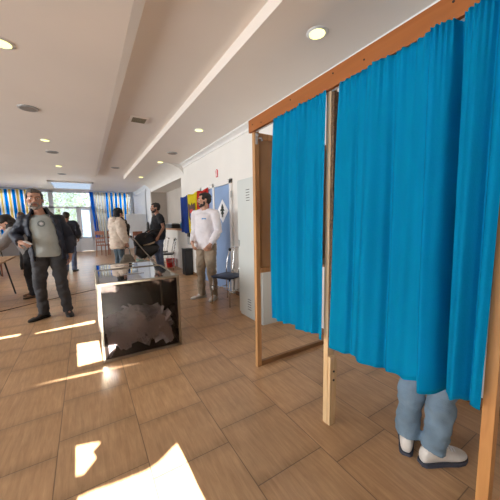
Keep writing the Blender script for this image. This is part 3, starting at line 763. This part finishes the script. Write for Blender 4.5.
class Fig:
    D = dict(pel=(0, 0, .93), waist=(0, 0, 1.08), chest=(0, .01, 1.30), sho=(0, .015, 1.43), head=(0, -.01, 1.635), hy=0, hp=0,
             sl=(.185, .01, 1.42), sr=(-.185, .01, 1.42), el=(.235, .03, 1.13), er=(-.235, .03, 1.13), wl=(.25, -.04, .88), wr=(-.25, -.04, .88),
             hl=(.09, 0, .92), hr=(-.09, 0, .92), kl=(.10, -.015, .50), kr=(-.10, -.015, .50), al=(.105, .02, .09), ar=(-.105, .02, .09), tl=-80, tr=-100,
             side=(1, 0, 0), hdl=(0, -.1, -1), hdr=(0, -.1, -1), hnl=(-1, -.2, 0), hnr=(1, -.2, 0), curl=.5, wid=1.0, belly=0, hs=1.04)
    def __init__(s, **k):
        for a, b in {**Fig.D, **k}.items(): setattr(s, a, V(b) if isinstance(b, tuple) else b)
        s.H = Matrix.Translation(s.head) @ Matrix.Rotation(math.radians(s.hy), 4, 'Z') @ Matrix.Rotation(math.radians(s.hp), 4, 'X')
    def h(s, x, y, z): return s.H @ (V((x, y, z))*s.hs)
    def q(s, ax=0): return s.H.to_quaternion() @ Quaternion((1, 0, 0), ax)
def person(label, loc, rz, f, skin, scale=1, voxel=.008):
    t = thing('person', label, 'person', loc, rz); t.scale = (scale,)*3
    bm = B(); q = f.q()
    # head
    ell(bm, f.h(0, .012, .030), V((.074, .094, .088))*f.hs, q); ell(bm, f.h(0, -.022, -.030), V((.060, .066, .080))*f.hs, q); ell(bm, f.h(0, -.052, -.082), V((.034, .032, .026))*f.hs, q)
    ell(bm, f.h(0, -.082, .030), V((.050, .014, .012))*f.hs, q)                       # brow
    limb(bm, [f.h(0, -.084, .022), f.h(0, -.103, -.018)], [.009, .013], 10)    # nose
    ell(bm, f.h(0, -.094, -.022), V((.018, .012, .009))*f.hs, q)
    for x in (-1, 1):
        ell(bm, f.h(x*.042, -.066, -.020), V((.020, .018, .020))*f.hs, q)              # cheeks
        ell(bm, f.h(x*.076, .012, -.006), V((.009, .020, .031))*f.hs, q)               # ears
    ell(bm, f.h(0, -.088, -.054), V((.024, .010, .010))*f.hs, q)
    limb(bm, [f.sho+V((0, .0, .0)), f.sho*.45+f.head*.55, f.h(0, .012, -.05)], [.068, .056, .054])
    # trunk
    k = f.wid
    loft(bm, [(f.pel-(f.waist-f.pel)*.4, .13*k, .09*k), (f.pel, .155*k, .10*k), (f.waist, .135*k, .09*k), (f.chest, .155*k, .10*k), (f.sho, .135*k, .075*k), (f.sho+(f.sho-f.chest)*.25, .06, .05)], side=f.side)
    for S, E_, W_ in ((f.sl, f.el, f.wl), (f.sr, f.er, f.wr)):
        limb(bm, [f.sho*.6+S*.4, S], [.060, .056]); limb(bm, [S, S*.5+E_*.5, E_], [.052, .046, .038]); limb(bm, [E_, E_*.65+W_*.35, W_], [.038, .038, .025])
    for Hh, K, A, ta in ((f.hl, f.kl, f.al, f.tl), (f.hr, f.kr, f.ar, f.tr)):
        limb(bm, [Hh, Hh*.5+K*.5, K, K*.6+A*.4, A], [.085, .072, .052, .050, .034])
        td = V((math.cos(math.radians(ta)), math.sin(math.radians(ta)), 0))
        limb(bm, [V((A.x, A.y, .055))-td*.02, V((A.x, A.y, .042))+td*.11], [.026, .018])
    hand(bm, f.wl, f.hdl, f.hnl, 1, f.curl); hand(bm, f.wr, f.hdr, f.hnr, -1, f.curl)
    fuse('body', bm, skin, t, voxel, 3)
    # eyes
    for x in (-1, 1):
        bm = B(); ell(bm, f.h(x*.031, -.077, .006), V((.012, .0095, .0075))*f.hs, q, 12, 8); e = obj('eye', bm, M_eye, t, True)
        bm = B(); ell(bm, f.h(x*.031, -.0845, .006), V((.0055, .003, .0055))*f.hs, q, 10, 6); obj('iris', bm, M_iris, e, True)
    bm = B(); ell(bm, f.h(0, -.0975, -.051), V((.021, .004, .0035))*f.hs, q, 12, 6); ell(bm, f.h(0, -.0965, -.059), V((.018, .005, .0045))*f.hs, q, 12, 6); obj('lips', bm, M_lip, t, True)
    return t
def trousers(t, f, m, name='trousers', r=(.098, .080, .072), voxel=.010, seed=0, disp=.012, infl=0):
    bm = B(); k = f.wid
    loft(bm, [(f.pel-(f.waist-f.pel)*.45, .12*k, .09*k), (f.pel-(f.waist-f.pel)*.1, .168*k+infl, .118*k+infl), (f.pel*.45+f.waist*.55, .158*k+infl, .112*k+infl)], side=f.side)
    for Hh, K, A in ((f.hl, f.kl, f.al), (f.hr, f.kr, f.ar)):
        c = V((A.x, A.y, A.z-.045))
        tube(bm, [Hh, Hh*.5+K*.5, K, K*.5+A*.5, c], [r[0], (r[0]+r[1])/2+.004, r[1], (r[1]+r[2])/2, r[2]], 18); ell(bm, Hh, (r[0],)*3); ell(bm, K, (r[1],)*3)
    return fuse(name, bm, m, t, voxel, 3, disp, 9, seed)
def shirt(t, f, m, name='shirt', sleeve=1.0, infl=.018, low=.15, voxel=.009, seed=0, disp=.010, depth=0, collar=.02, arms=(1, 1), er=.050, wr=.042):
    bm = B(); k = f.wid; u = (f.pel-f.waist); i = infl
    loft(bm, [(f.pel+u*low*2, .160*k+i, .108*k+i), (f.pel, .162*k+i, .110*k+i+f.belly*.5), (f.waist, .148*k+i, .102*k+i+f.belly), (f.waist*.5+f.chest*.5, .155*k+i, .108*k+i+f.belly*.6), (f.chest, .168*k+i, .112*k+i+depth),
              (f.sho*.8+f.chest*.2, .160*k+i, .098*k+i), (f.sho+(f.sho-f.chest)*.12, .115*k, .075), (f.sho+(f.sho-f.chest)*.32, .068, .064)], side=f.side)
    for S, E_, W_, on in ((f.sl, f.el, f.wl, arms[0]), (f.sr, f.er, f.wr, arms[1])):
        if not on: continue
        limb(bm, [f.sho*.6+S*.4, S], [.066+i*.6, .060+i*.6])
        if sleeve >= 1:
            tube(bm, [S, S*.5+E_*.5, E_, E_*.5+W_*.5, E_*.06+W_*.94], [.062+i, .055+i, er+i*.8, er*.96+i*.5, wr], 16); ell(bm, E_, (er+i*.8,)*3)
        else:
            tube(bm, [S, S*(1-sleeve)+E_*sleeve], [.062+i, .060+i], 16)
    return fuse(name, bm, m, t, voxel, 3, disp, 8, seed)
def shoe(t, A, ang, m, sole, L_=.27, name='shoe', laces=None, h=.085, W_=.046, toe=.6):
    """lofted along the foot: heel to toe"""
    a = math.radians(ang); d = V((math.cos(a), math.sin(a), 0)); w = V((-d.y, d.x, 0)); o = V((A.x, A.y, 0))-d*.075
    def ring(u, hw, z0, z1): return (u, hw, z0, z1)
    prof = [(0, .018, .018, .055), (.012, .032, .012, h*.95), (.06, .037, .012, h*1.12), (.10, .038, .012, h*1.10), (.14, .042, .012, h*.82), (.185, W_, .012, h*toe), (.23, W_*.95, .014, h*toe*.82), (L_-.012, .030, .018, h*toe*.62), (L_, .012, .022, .035)]
    bm = B(); rr = []
    for u, hw, z0, z1 in prof:
        zc, hz = (z0+z1)/2, (z1-z0)/2; ring_ = []
        for k in range(18):
            th = 2*PI*k/18; c, s = math.cos(th), math.sin(th); p = 2.6 if s < 0 else 2.1
            ring_.append(bm.verts.new(o+d*u+w*hw*math.copysign(abs(c)**(2/p), c)+V((0, 0, zc+hz*math.copysign(abs(s)**(2/p), s)))))
        rr.append(ring_)
    for x, y in zip(rr, rr[1:]):
        for k in range(18): bm.faces.new((x[k], x[(k+1) % 18], y[(k+1) % 18], y[k]))
    bm.faces.new(rr[0][::-1]); bm.faces.new(rr[-1])
    sh = obj(name, bm, m, t, True); md = sh.modifiers.new('s', 'SUBSURF'); md.levels = md.render_levels = 1
    bm = B(); outl = []
    for u, hw, z0, z1 in [(-.004, .020, 0, 0)]+[(p[0], p[1]+.0015, 0, 0) for p in prof[1:-1]]+[(L_+.004, .016, 0, 0)]: outl.append((u, hw))
    P = [o+d*u+w*h_ for u, h_ in outl]+[o+d*u-w*h_ for u, h_ in reversed(outl)]
    Av = [bm.verts.new(p+V((0, 0, .001))) for p in P]; Bv = [bm.verts.new(p+V((0, 0, .019))) for p in P]; n = len(P)
    bm.faces.new(Av); bm.faces.new(Bv[::-1])
    for i in range(n): bm.faces.new((Av[i], Bv[i], Bv[(i+1) % n], Av[(i+1) % n]))
    obj('sole', bm, sole, sh)
    if laces:
        bm = B()
        for j in range(4):
            u = .125+j*.022; z = h*(.98-.13*j)+.004
            tube(bm, arc([o+d*u-w*.024+V((0, 0, z-.010)), o+d*(u+.004)+V((0, 0, z+.004)), o+d*u+w*.024+V((0, 0, z-.010))], 4), .0032, 6)
        obj('laces', bm, laces, sh)
    return sh
def hair(t, f, m, parts, name='hair', voxel=.007, disp=.008, ds=40):
    bm = B(); q = f.q()
    for c, r in parts: ell(bm, f.h(*c), V(r)*f.hs, q)
    return fuse(name, bm, m, t, voxel, 2, disp, ds, 3)
SHORT = [((0, .026, .050), (.080, .091, .076)), ((0, .052, .018), (.079, .063, .078)), ((0, -.040, .086), (.054, .038, .024)), ((.066, -.005, .035), (.014, .045, .035)), ((-.066, -.005, .035), (.014, .045, .035))]
BEARD = [((0, -.058, -.090), (.034, .030, .024)), ((.038, -.034, -.072), (.018, .038, .028)), ((-.038, -.034, -.072), (.018, .038, .028)), ((.061, -.010, -.045), (.008, .018, .036)), ((-.061, -.010, -.045), (.008, .018, .036)), ((0, -.094, -.041), (.028, .008, .006)), ((.028, -.084, -.054), (.009, .010, .018)), ((-.028, -.084, -.054), (.009, .010, .018))]
def brows(t, f, m):
    for x in (-1, 1):
        bm = B(); tube(bm, arc([f.h(x*.014, -.094, .025), f.h(x*.032, -.092, .030), f.h(x*.050, -.080, .024)], 3), .0042, 6); obj('eyebrow', bm, m, t, True)
H_dark = mat('hair_dark', (.018, .013, .011), .6, var=.4, scale=40); H_grey = mat('hair_grey', (.12, .105, .095), .65, var=.5, scale=60); H_gb = mat('beard_grey', (.30, .28, .26), .8, var=.45, scale=60)
H_brown = mat('hair_brown', (.12, .06, .03), .6, var=.3, scale=40)
D_jeans = mat('dark_jeans', (.045, .047, .055), .85, var=.3, scale=9, bump=.2, bscale=180); B_jeans = mat('blue_jeans', (.12, .16, .27), .85, var=.25, scale=9, bump=.2, bscale=180)
L_jeans = mat('light_blue_jeans', (.17, .25, .33), .9, var=.22, scale=7, bump=.35, bscale=160); Beige = mat('beige_trousers', (.34, .27, .20), .85, var=.1, bump=.15, bscale=150)
T_grey = mat('grey_jersey', (.43, .49, .50), .9, var=.05, bump=.1, bscale=200); J_navy = mat('navy_jacket', (.010, .014, .030), .6, var=.3, scale=5, bump=.15, bscale=80)
W_shirt = mat('white_cotton', (.80, .77, .82), .8, var=.03, bump=.1, bscale=150); Blk = mat('black_jersey', (.012, .013, .018), .8, var=.3)
Puff = mat('cream_quilted', (.74, .63, .53), .7, var=.08, scale=6); S_black = mat('black_leather', (.018, .016, .016), .4); S_brown = mat('brown_suede', (.20, .12, .07), .8)
S_white = mat('white_leather', (.66, .63, .60), .45, var=.10, scale=14); S_sole = mat('dark_sole', (.05, .055, .08), .7); S_wsole = mat('white_sole', (.7, .68, .66), .6); Sweat = mat('grey_knit', (.30, .29, .29), .9)
def raydecal(t, target, name, pts2, z0, x0, m, off=.003):
    """small flat print that follows the cloth: rays shot backwards (+Y) onto the garment"""
    bv = BVHTree.FromPolygons([v.co for v in target.data.vertices], [p.vertices for p in target.data.polygons])
    bm = B(); c = None; vs = []
    def hit(x, z):
        h = bv.ray_cast(V((x0+x, -1, z0+z)), V((0, 1, 0)))
        return h[0]+h[1]*off if h[0] is not None else V((x0+x, -.15, z0+z))
    for ring in pts2: vs.append([bm.verts.new(hit(x, z)) for x, z in ring])
    for a, b in zip(vs, vs[1:]):
        n = len(a)
        for k in range(n): bm.faces.new((a[k], a[(k+1) % n], b[(k+1) % n], b[k]))
    if len(pts2[0]) and name != 'ring_print': bm.faces.new(vs[0])
    return obj(name, bm, m, target)
def ringpts(r, n=20): return [(r*math.cos(2*PI*k/n), r*math.sin(2*PI*k/n)) for k in range(n)]

# --- bearded man in open jacket
f = Fig(head=(-.095, -.03, 1.615), hs=1.20, hy=4, hp=-2, sho=(-.045, 0, 1.385), chest=(-.035, -.01, 1.27), wid=1.06, belly=.03, sl=(.150, .02, 1.345), sr=(-.230, 0, 1.335), el=(.245, .07, 1.11), wl=(.25, -.03, .86), er=(-.335, .03, 1.15), wr=(-.265, -.19, 1.07),
        hdr=(.62, -.72, -.1), hnr=(.4, .2, -1), hdl=(-.05, -.25, -1), hnl=(-1, -.1, 0), curl=.55, kl=(.115, -.03, .51), kr=(-.125, -.02, .51), al=(.165, -.03, .09), ar=(-.115, -.02, .09), tl=-82, tr=-145)
p = person('bearded man in open dark jacket and grey t-shirt holding a white card', (-.475, 4.86, 0), .05, f, M_skin, 1.05, .0065)
hair(p, f, H_grey, SHORT); hair(p, f, H_gb, BEARD, 'beard', disp=.004); brows(p, f, H_grey)
ts = shirt(p, f, T_grey, 't_shirt', .5, .008, .26, seed=2, disp=.006, arms=(0, 0))
raydecal(p, ts, 'ring_print', [ringpts(.040), ringpts(.030)], 1.30, -.04, mat('print_grey', (.12, .16, .18), .8))
raydecal(p, ts, 'dot_print', [ringpts(.018), ringpts(.002)], 1.30, -.04, M_card)
trousers(p, f, D_jeans, 'jeans', (.102, .080, .062), seed=4, disp=.014)
shoe(p, f.al, f.tl, S_black, S_black); shoe(p, f.ar, f.tr, S_black, S_black)
# open jacket: shell with a gap in front, plus sleeves, fused into one garment
bm = B(); k = f.wid
secs = [(V((0, 0, .80)), .205, .158, 44), (V((0, 0, .95)), .205, .160, 46), (V((-.015, 0, 1.10)), .200, .160, 44), (V((-.035, 0, 1.28)), .208, .158, 38), (V((-.042, .0, 1.365)), .195, .138, 36), (V((-.048, .008, 1.425)), .145, .118, 40), (V((-.052, .01, 1.47)), .105, .096, 50), (V((-.055, .015, 1.515)), .092, .088, 62)]
gin, gout = [], []
for c, a, b, gap in secs:
    ri, ro = [], []
    for j in range(33):
        th = math.radians(-90+gap+(360-2*gap)*j/32); cx, sy = math.cos(th), math.sin(th)
        e = .72
        ro.append(bm.verts.new(c+V((a*math.copysign(abs(cx)**e, cx), b*math.copysign(abs(sy)**e, sy), 0))))
        ri.append(bm.verts.new(c+V(((a-.028)*math.copysign(abs(cx)**e, cx), (b-.028)*math.copysign(abs(sy)**e, sy), 0))))
    gin.append(ri); gout.append(ro)
for A_, B_ in zip(range(len(secs)-1), range(1, len(secs))):
    for j in range(32):
        bm.faces.new((gout[A_][j], gout[A_][j+1], gout[B_][j+1], gout[B_][j])); bm.faces.new((gin[A_][j+1], gin[A_][j], gin[B_][j], gin[B_][j+1]))
    for j in (0, 32): bm.faces.new((gin[A_][j], gout[A_][j], gout[B_][j], gin[B_][j]))
for A_ in (0, len(secs)-1):
    for j in range(32): bm.faces.new((gin[A_][j], gin[A_][j+1], gout[A_][j+1], gout[A_][j]))
for S, E_, W_ in ((f.sl, f.el, f.wl), (f.sr, f.er, f.wr)):
    tube(bm, [S-V((S.x*.25, 0, .01)), S, S*.5+E_*.5, E_, E_*.5+W_*.5, E_*.05+W_*.95], [.080, .082, .078, .070, .066, .054], 16); ell(bm, E_, (.07,)*3); ell(bm, S, (.084,)*3)
fuse('jacket', bm, J_navy, p, .0095, 3, .016, 7, 5)
bm = B(); mtx = Matrix.Translation(f.wr+V((.085, -.125, -.005))) @ Matrix.Rotation(-.5, 4, 'Z') @ Matrix.Rotation(.5, 4, 'Y')
box(bm, (-.045, -.03, -.001), (.045, .03, .001), 0, 0, mtx)
R0 = Matrix.Translation(V((-.475, 4.86, 0))) @ Matrix.Rotation(.05, 4, 'Z') @ Matrix.Scale(1.05, 4); bm.transform(R0)
o = obj('white_card', bm, M_card); tag(o, 'small white card held in the hand of the bearded man', 'card')

# --- man in white shirt
f = Fig(hy=-42, hp=0, wid=1.06, belly=.015, sl=(.195, .02, 1.42), sr=(-.195, -.01, 1.42), el=(.255, .02, 1.14), wl=(.205, -.14, .93), er=(-.24, -.0, 1.14), wr=(-.12, -.20, .95), hdl=(-.45, -.5, -.75), hnl=(-.8, .3, 0), hdr=(.55, -.35, -.75), hnr=(.5, .6, 0), curl=.7,
        kl=(.105, -.02, .50), kr=(-.095, -.04, .50), al=(.13, .03, .09), ar=(-.10, -.03, .09), tl=-75, tr=-120)
p = person('bearded man in white shirt and beige trousers standing before the flag', (1.79, 4.42, 0), math.radians(-62), f, M_skin, 1.05, .0075)
hair(p, f, H_dark, SHORT); hair(p, f, H_dark, BEARD, 'beard', disp=.004); brows(p, f, H_dark)
sh = shirt(p, f, W_shirt, 'shirt', 1.0, .016, .30, seed=7, disp=.012)
trousers(p, f, Beige, 'trousers', (.098, .078, .060), seed=8, disp=.014)
shoe(p, f.al, f.tl, S_white, S_wsole); shoe(p, f.ar, f.tr, S_white, S_wsole)
raydecal(p, sh, 'sticker', [[(-.04, -.010), (.04, -.010), (.04, .010), (-.04, .010)], [(-.002, -.001), (.002, -.001), (.002, .001), (-.002, .001)]], 1.335, .07, mat('sticker_blue', (.03, .25, .6), .5), .004)['label'] = 'small blue sticker'

# --- man in black t-shirt
f = Fig(hy=-8, hp=2, wid=1.25, belly=.05, hs=1.12, head=(0, -.04, 1.635), sl=(.21, .01, 1.42), sr=(-.21, .01, 1.42), el=(.27, .07, 1.14), wl=(.215, -.05, .92), er=(-.25, .05, 1.14), wr=(-.20, -.12, .98), hdl=(-.15, -.45, -.9), hdr=(.2, -.6, -.7), kl=(.10, -.03, .50), al=(.11, .03, .09), ar=(-.11, .06, .09))
p = person('man in black t-shirt and blue jeans seen from the side by the stroller', (1.73, 7.75, 0), math.radians(-88), f, M_skin2, 1.07, .009)
hair(p, f, H_dark, SHORT); hair(p, f, H_dark, BEARD, 'beard', disp=.004)
shirt(p, f, Blk, 't_shirt', .62, .018, .35, seed=12)
trousers(p, f, B_jeans, 'jeans', (.115, .095, .078), seed=13)
shoe(p, f.al, f.tl, S_white, S_wsole); shoe(p, f.ar, f.tr, S_white, S_wsole)

# --- woman in cream jacket
f = Fig(hy=10, hp=10, wid=1.08, hs=1.16, head=(0, -.06, 1.61), sl=(.165, .01, 1.41), sr=(-.165, .01, 1.41), el=(.235, -.06, 1.15), wl=(.20, -.31, 1.06), er=(-.26, .02, 1.14), wr=(-.27, -.08, .88), hdl=(0, -.9, -.3), hnl=(0, -.2, -1), hdr=(0, -.1, -1), hnr=(1, 0, 0), curl=.9)
p = person('woman in cream quilted jacket with black head covering pushing the stroller', (.685, 7.40, 0), math.radians(112), f, M_skin, .985, .009)
hair(p, f, mat('black_scarf', (.012, .011, .012), .75), [((0, .026, .036), (.092, .100, .094)), ((0, .055, -.04), (.080, .065, .09)), ((0, .05, -.12), (.085, .06, .10)), ((-.02, -.04, -.14), (.085, .06, .09)), ((-.03, -.10, -.22), (.08, .05, .10)), ((-.04, -.15, -.31), (.06, .04, .09)), ((-.05, -.20, -.38), (.06, .05, .09)), ((-.09, -.08, -.20), (.06, .07, .10)), ((-.10, -.16, -.29), (.06, .055, .11)), ((-.08, -.19, -.42), (.045, .04, .07))], 'head_scarf', .009, .01, 14)
j = shirt(p, f, Puff, 'quilted_jacket', 1.0, .055, .62, .011, seed=20, disp=.014, er=.058, wr=.055)
for v in j.data.vertices: v.co += v.normal*.010*abs(math.sin(v.co.z*34))
bm = B(); ell(bm, f.sho+V((0, .09, .04)), (.14, .09, .07)); ell(bm, f.sho+V((0, .12, -.03)), (.12, .07, .09)); fuse('hood', bm, Puff, p, .012, 3, .012, 10, 4)
trousers(p, f, mat('blue_grey_jeans', (.10, .15, .20), .85), 'jeans', (.085, .065, .055), seed=21)
shoe(p, f.al, f.tl, S_black, S_black, .24); shoe(p, f.ar, f.tr, S_black, S_black, .24)
t = thing('handbag', 'grey-brown soft bag carried by the woman in the cream jacket', 'bag', (.835, 7.10, .30))
bm = B(); loft(bm, [((0, 0, 0), .155, .05), ((0, 0, .03), .175, .065), ((0, 0, .14), .165, .065), ((0, 0, .25), .11, .04), ((0, 0, .30), .08, .02)], seg=24)
fuse('bag_body', bm, mat('bag_grey', (.17, .15, .12), .7, var=.2), t, .01, 3, .012, 12)
bm = B(); tube(bm, arc([(-.07, 0, .29), (-.05, 0, .42), (0, 0, .47), (.05, 0, .42), (.07, 0, .29)], 5), .007, 8); obj('strap', bm, M_black, t)

# --- person in dark jacket further back
f = Fig(hy=0, wid=.98, sho=(0, .01, 1.42), er=(-.25, -.02, 1.14), wr=(-.2, -.22, 1.0), el=(.27, 0, 1.14), wl=(.25, -.1, .9))
p = person('person in dark jacket seen from behind, partly hidden behind bearded man', (-.42, 9.2, 0), PI-.25, f, M_skin2, .965, .011)
hair(p, f, H_dark, SHORT, voxel=.01)
shirt(p, f, J_navy, 'jacket', 1.0, .045, .6, .012, seed=31, disp=.02, er=.062, wr=.055)
trousers(p, f, B_jeans, 'jeans', (.095, .075, .065), .012, 32)
shoe(p, f.al, f.tl, S_black, S_black); shoe(p, f.ar, f.tr, S_black, S_black)
# --- brown-haired person peeping out behind the shoulder
f = Fig(wid=.88)
p = person('brown-haired person mostly hidden behind the shoulder of the bearded man', (-1.61, 10.6, 0), 2.6, f, M_skin, .985, .011)
hair(p, f, H_brown, [((0, .026, .05), (.086, .096, .082)), ((0, .05, .0), (.084, .07, .09)), ((0, .06, -.05), (.075, .055, .08))], voxel=.01)
shirt(p, f, D_jeans, 'jacket', 1.0, .02, .5, .014, seed=41); trousers(p, f, D_jeans, 'jeans', (.09, .07, .06), .014, 42)
shoe(p, f.al, f.tl, S_black, S_black); shoe(p, f.ar, f.tr, S_black, S_black)

# --- woman bending over the table at the left (faces -Y locally, turned to face -X)
f = Fig(pel=(0, .02, .90), waist=(0, -.03, 1.03), chest=(0, -.11, 1.20), sho=(0, -.18, 1.29), head=(0, -.25, 1.41), hs=1.25, hy=0, hp=40, wid=.92, sl=(.165, -.17, 1.28), sr=(-.165, -.17, 1.28), el=(.20, -.34, 1.04), wl=(.14, -.62, .82), er=(-.20, -.34, 1.02), wr=(-.12, -.60, .82),
        hl=(.085, .03, .90), hr=(-.085, .03, .90), kl=(.09, .0, .48), kr=(-.09, -.02, .48), al=(.09, .05, .09), ar=(-.10, .03, .09), hdl=(-.2, -.9, -.35), hnl=(0, 0, -1), hdr=(.2, -.9, -.35), hnr=(0, 0, -1), curl=.45)
p = person('dark-haired woman in grey sweater bending over the left table to write', (-.94, 6.42, 0), math.radians(-86), f, M_skin, .98, .009)
hair(p, f, H_dark, [((0, .022, .048), (.086, .096, .082)), ((0, .055, -.01), (.085, .06, .09)), ((.06, .02, -.06), (.03, .05, .10)), ((-.06, .02, -.06), (.03, .05, .10)), ((.065, -.03, -.14), (.03, .04, .12)), ((-.065, -.03, -.14), (.03, .04, .12)), ((0, .07, -.10), (.08, .05, .09)), ((.07, -.06, -.20), (.03, .04, .10)), ((-.03, .05, -.17), (.07, .05, .09))], 'long_hair', .009, .01, 14)
shirt(p, f, Sweat, 'sweater', 1.0, .022, .25, .010, seed=51); trousers(p, f, Blk, 'trousers', (.095, .080, .075), .011, 52)
shoe(p, f.al, f.tl, S_brown, S_black, .25); shoe(p, f.ar, f.tr, S_brown, S_black, .25)

# --- voter behind the curtain
f = Fig(sho=(0, -.03, 1.42), chest=(0, -.01, 1.30), head=(0, -.10, 1.60), hp=25, el=(.21, -.12, 1.15), wl=(.12, -.26, 1.03), er=(-.21, -.12, 1.15), wr=(-.10, -.26, 1.03), hdl=(-.2, -1, -.05), hnl=(0, 0, -1), hdr=(.2, -1, -.05), hnr=(0, 0, -1), wid=1.0,
        hl=(.09, 0, .92), hr=(-.09, 0, .92), kl=(.080, -.03, .50), kr=(-.085, -.02, .50), al=(.072, .062, .125), ar=(-.065, .045, .125), tl=-62, tr=-114)
VX, VY = 1.605, .715
p = person('voter in light blue jeans and white sneakers standing behind the turquoise curtain', (VX, VY, 0), math.radians(90), f, M_skin, 1.0, .008)
hair(p, f, H_dark, SHORT)
shirt(p, f, T_grey, 'sweatshirt', 1.0, .02, .3, .010, seed=61)
trousers(p, f, L_jeans, 'wide_jeans', (.090, .070, .062), .007, 62, .016)
shoe(p, f.al, f.tl, S_white, S_sole, .275, 'sneaker', M_card, .108, .050, .62); shoe(p, f.ar, f.tr, S_white, S_sole, .275, 'sneaker', M_card, .108, .050, .62)

# ------------------------------------------------------------------ stroller
t = thing('stroller', 'black baby stroller with pale frame and sage basket beside woman', 'stroller', (1.33, 7.62, 0))
SX0, SY0 = 1.33, 7.62
fr = mat('stroller_frame', (.45, .42, .38), .35, metal=.7)
for y in (-.23, .23):
    bm = B(); tube(bm, arc([(-.33, y, 1.0), (-.28, y, .95), (-.05, y, .62), (.12, y, .40), (.33, y, .10)], 5), .014, 10); obj('frame_tube', bm, fr, t, True)
    bm = B(); tube(bm, [(.05, y, .50), (-.27, y, .13)], .012, 10); obj('rear_tube', bm, fr, t, True)
bm = B(); tube(bm, arc([(-.33, -.23, 1.0), (-.36, -.20, 1.03), (-.36, .20, 1.03), (-.33, .23, 1.0)], 4), .017, 10); obj('handle', bm, M_black, t, True)
bm = B(); loft(bm, [((-.24, 0, .62), .10, .16), ((-.10, 0, .60), .20, .20), ((.10, 0, .62), .20, .20), ((.27, 0, .68), .13, .18), ((.34, 0, .74), .07, .14)], side=V((0, 0, 1)), seg=20); fuse('seat_shell', bm, M_black, t, .014, 3)
bm = B(); ell(bm, (.02, 0, .84), (.29, .22, .26)); bmesh.ops.bisect_plane(bm, geom=bm.verts[:]+bm.edges[:]+bm.faces[:], plane_co=(0, 0, .80), plane_no=(.25, 0, -1), clear_outer=True)
bmesh.ops.solidify(bm, geom=bm.faces[:], thickness=.02); obj('canopy', bm, Blk, t, True)
bm = B(); loft(bm, [((-.06, -.03, .78), .03, .15), ((.10, -.03, .80), .045, .17), ((.24, -.02, .84), .03, .14)], side=V((0, 0, 1)), seg=16); fuse('blanket', bm, M_beige, t, .014, 3, .01, 14)
bm = B(); tube(bm, arc([(-.02, -.21, .98), (.15, -.22, 1.14), (.38, -.18, 1.16), (.38, .18, 1.16), (.15, .22, 1.14), (-.02, .21, .98)], 5), .020, 8); obj('canopy_rim', bm, M_black, t, True)
bm = B(); loft(bm, [((-.02, 0, .20), .18, .16), ((.02, 0, .34), .26, .19)], seg=20, p=4); obj('basket', bm, M_green, t, True)
for x, y in ((-.27, -.24), (-.27, .24), (.33, -.24), (.33, .24)):
    bm = B(); tube(bm, [(x, y-.02, .11), (x, y+.02, .11)], .11, 24); wh = obj('wheel', bm, M_black, t)
    bm = B(); tube(bm, [(x, y-.024, .11), (x, y+.024, .11)], .05, 16); obj('hub', bm, M_grey, wh)
# ------------------------------------------------------------------ camera
yaw, pit, rol = (math.radians(a) for a in (31.3, 6.1, -1.0))
fwd = V((math.sin(yaw)*math.cos(pit), math.cos(yaw)*math.cos(pit), -math.sin(pit))); r_ = V((math.cos(yaw), -math.sin(yaw), 0)); u_ = r_.cross(fwd)
r2 = r_*math.cos(rol)+u_*math.sin(rol); u2 = -r_*math.sin(rol)+u_*math.cos(rol)
cam = bpy.data.cameras.new('camera'); co = bpy.data.objects.new('camera', cam); COL.objects.link(co)
mt = Matrix((r2, u2, -fwd)).transposed().to_4x4(); mt.translation = V((0, 0, 1.35)); co.matrix_world = mt
cam.sensor_width = 36; cam.lens = 270/500*36; cam.clip_start = .05; cam.clip_end = 200
sc.camera = co
# ------------------------------------------------------------------ light
w = bpy.data.worlds.new('World'); sc.world = w; w.use_nodes = True; nt = w.node_tree; nt.nodes.clear()
bg = N(nt, 'ShaderNodeBackground'); bg.inputs[0].default_value = (.82, .91, 1, 1); bg.inputs[1].default_value = .62
wo = N(nt, 'ShaderNodeOutputWorld'); L(nt, bg.outputs[0], wo.inputs[0])
def light(name, typ, loc, direction, energy, col, **kw):
    l = bpy.data.lights.new(name, typ); l.energy = energy; l.color = col
    for k, v in kw.items(): setattr(l, k, v)
    o = bpy.data.objects.new(name, l); COL.objects.link(o); o.location = loc
    o.rotation_euler = V(direction).to_track_quat('-Z', 'Y').to_euler(); return o
light('sun', 'SUN', (0, -6, 5), (-SX, 1, -TN), 42, (1, .97, .93), angle=math.radians(.2))
for i, (a, b) in enumerate(wl):
    light('daylight', 'AREA', (XL-.25, (a+b)/2, 1.7), (1, 0, -.12), [115, 115, 100, 90][i], (1, .96, .92), shape='RECTANGLE', size=b-a, size_y=1.7)
light('daylight', 'AREA', (-.7, YB+2.6, 4.6), (0, -1, -.75), 700, (.92, .96, 1), shape='RECTANGLE', size=7, size_y=2.2)
sc.view_settings.view_transform = 'Standard'; sc.view_settings.look = 'None'; sc.view_settings.gamma = 1; sc.view_settings.use_curve_mapping = False
sc.view_settings.exposure = 1.15
sc.cycles.caustics_reflective = False
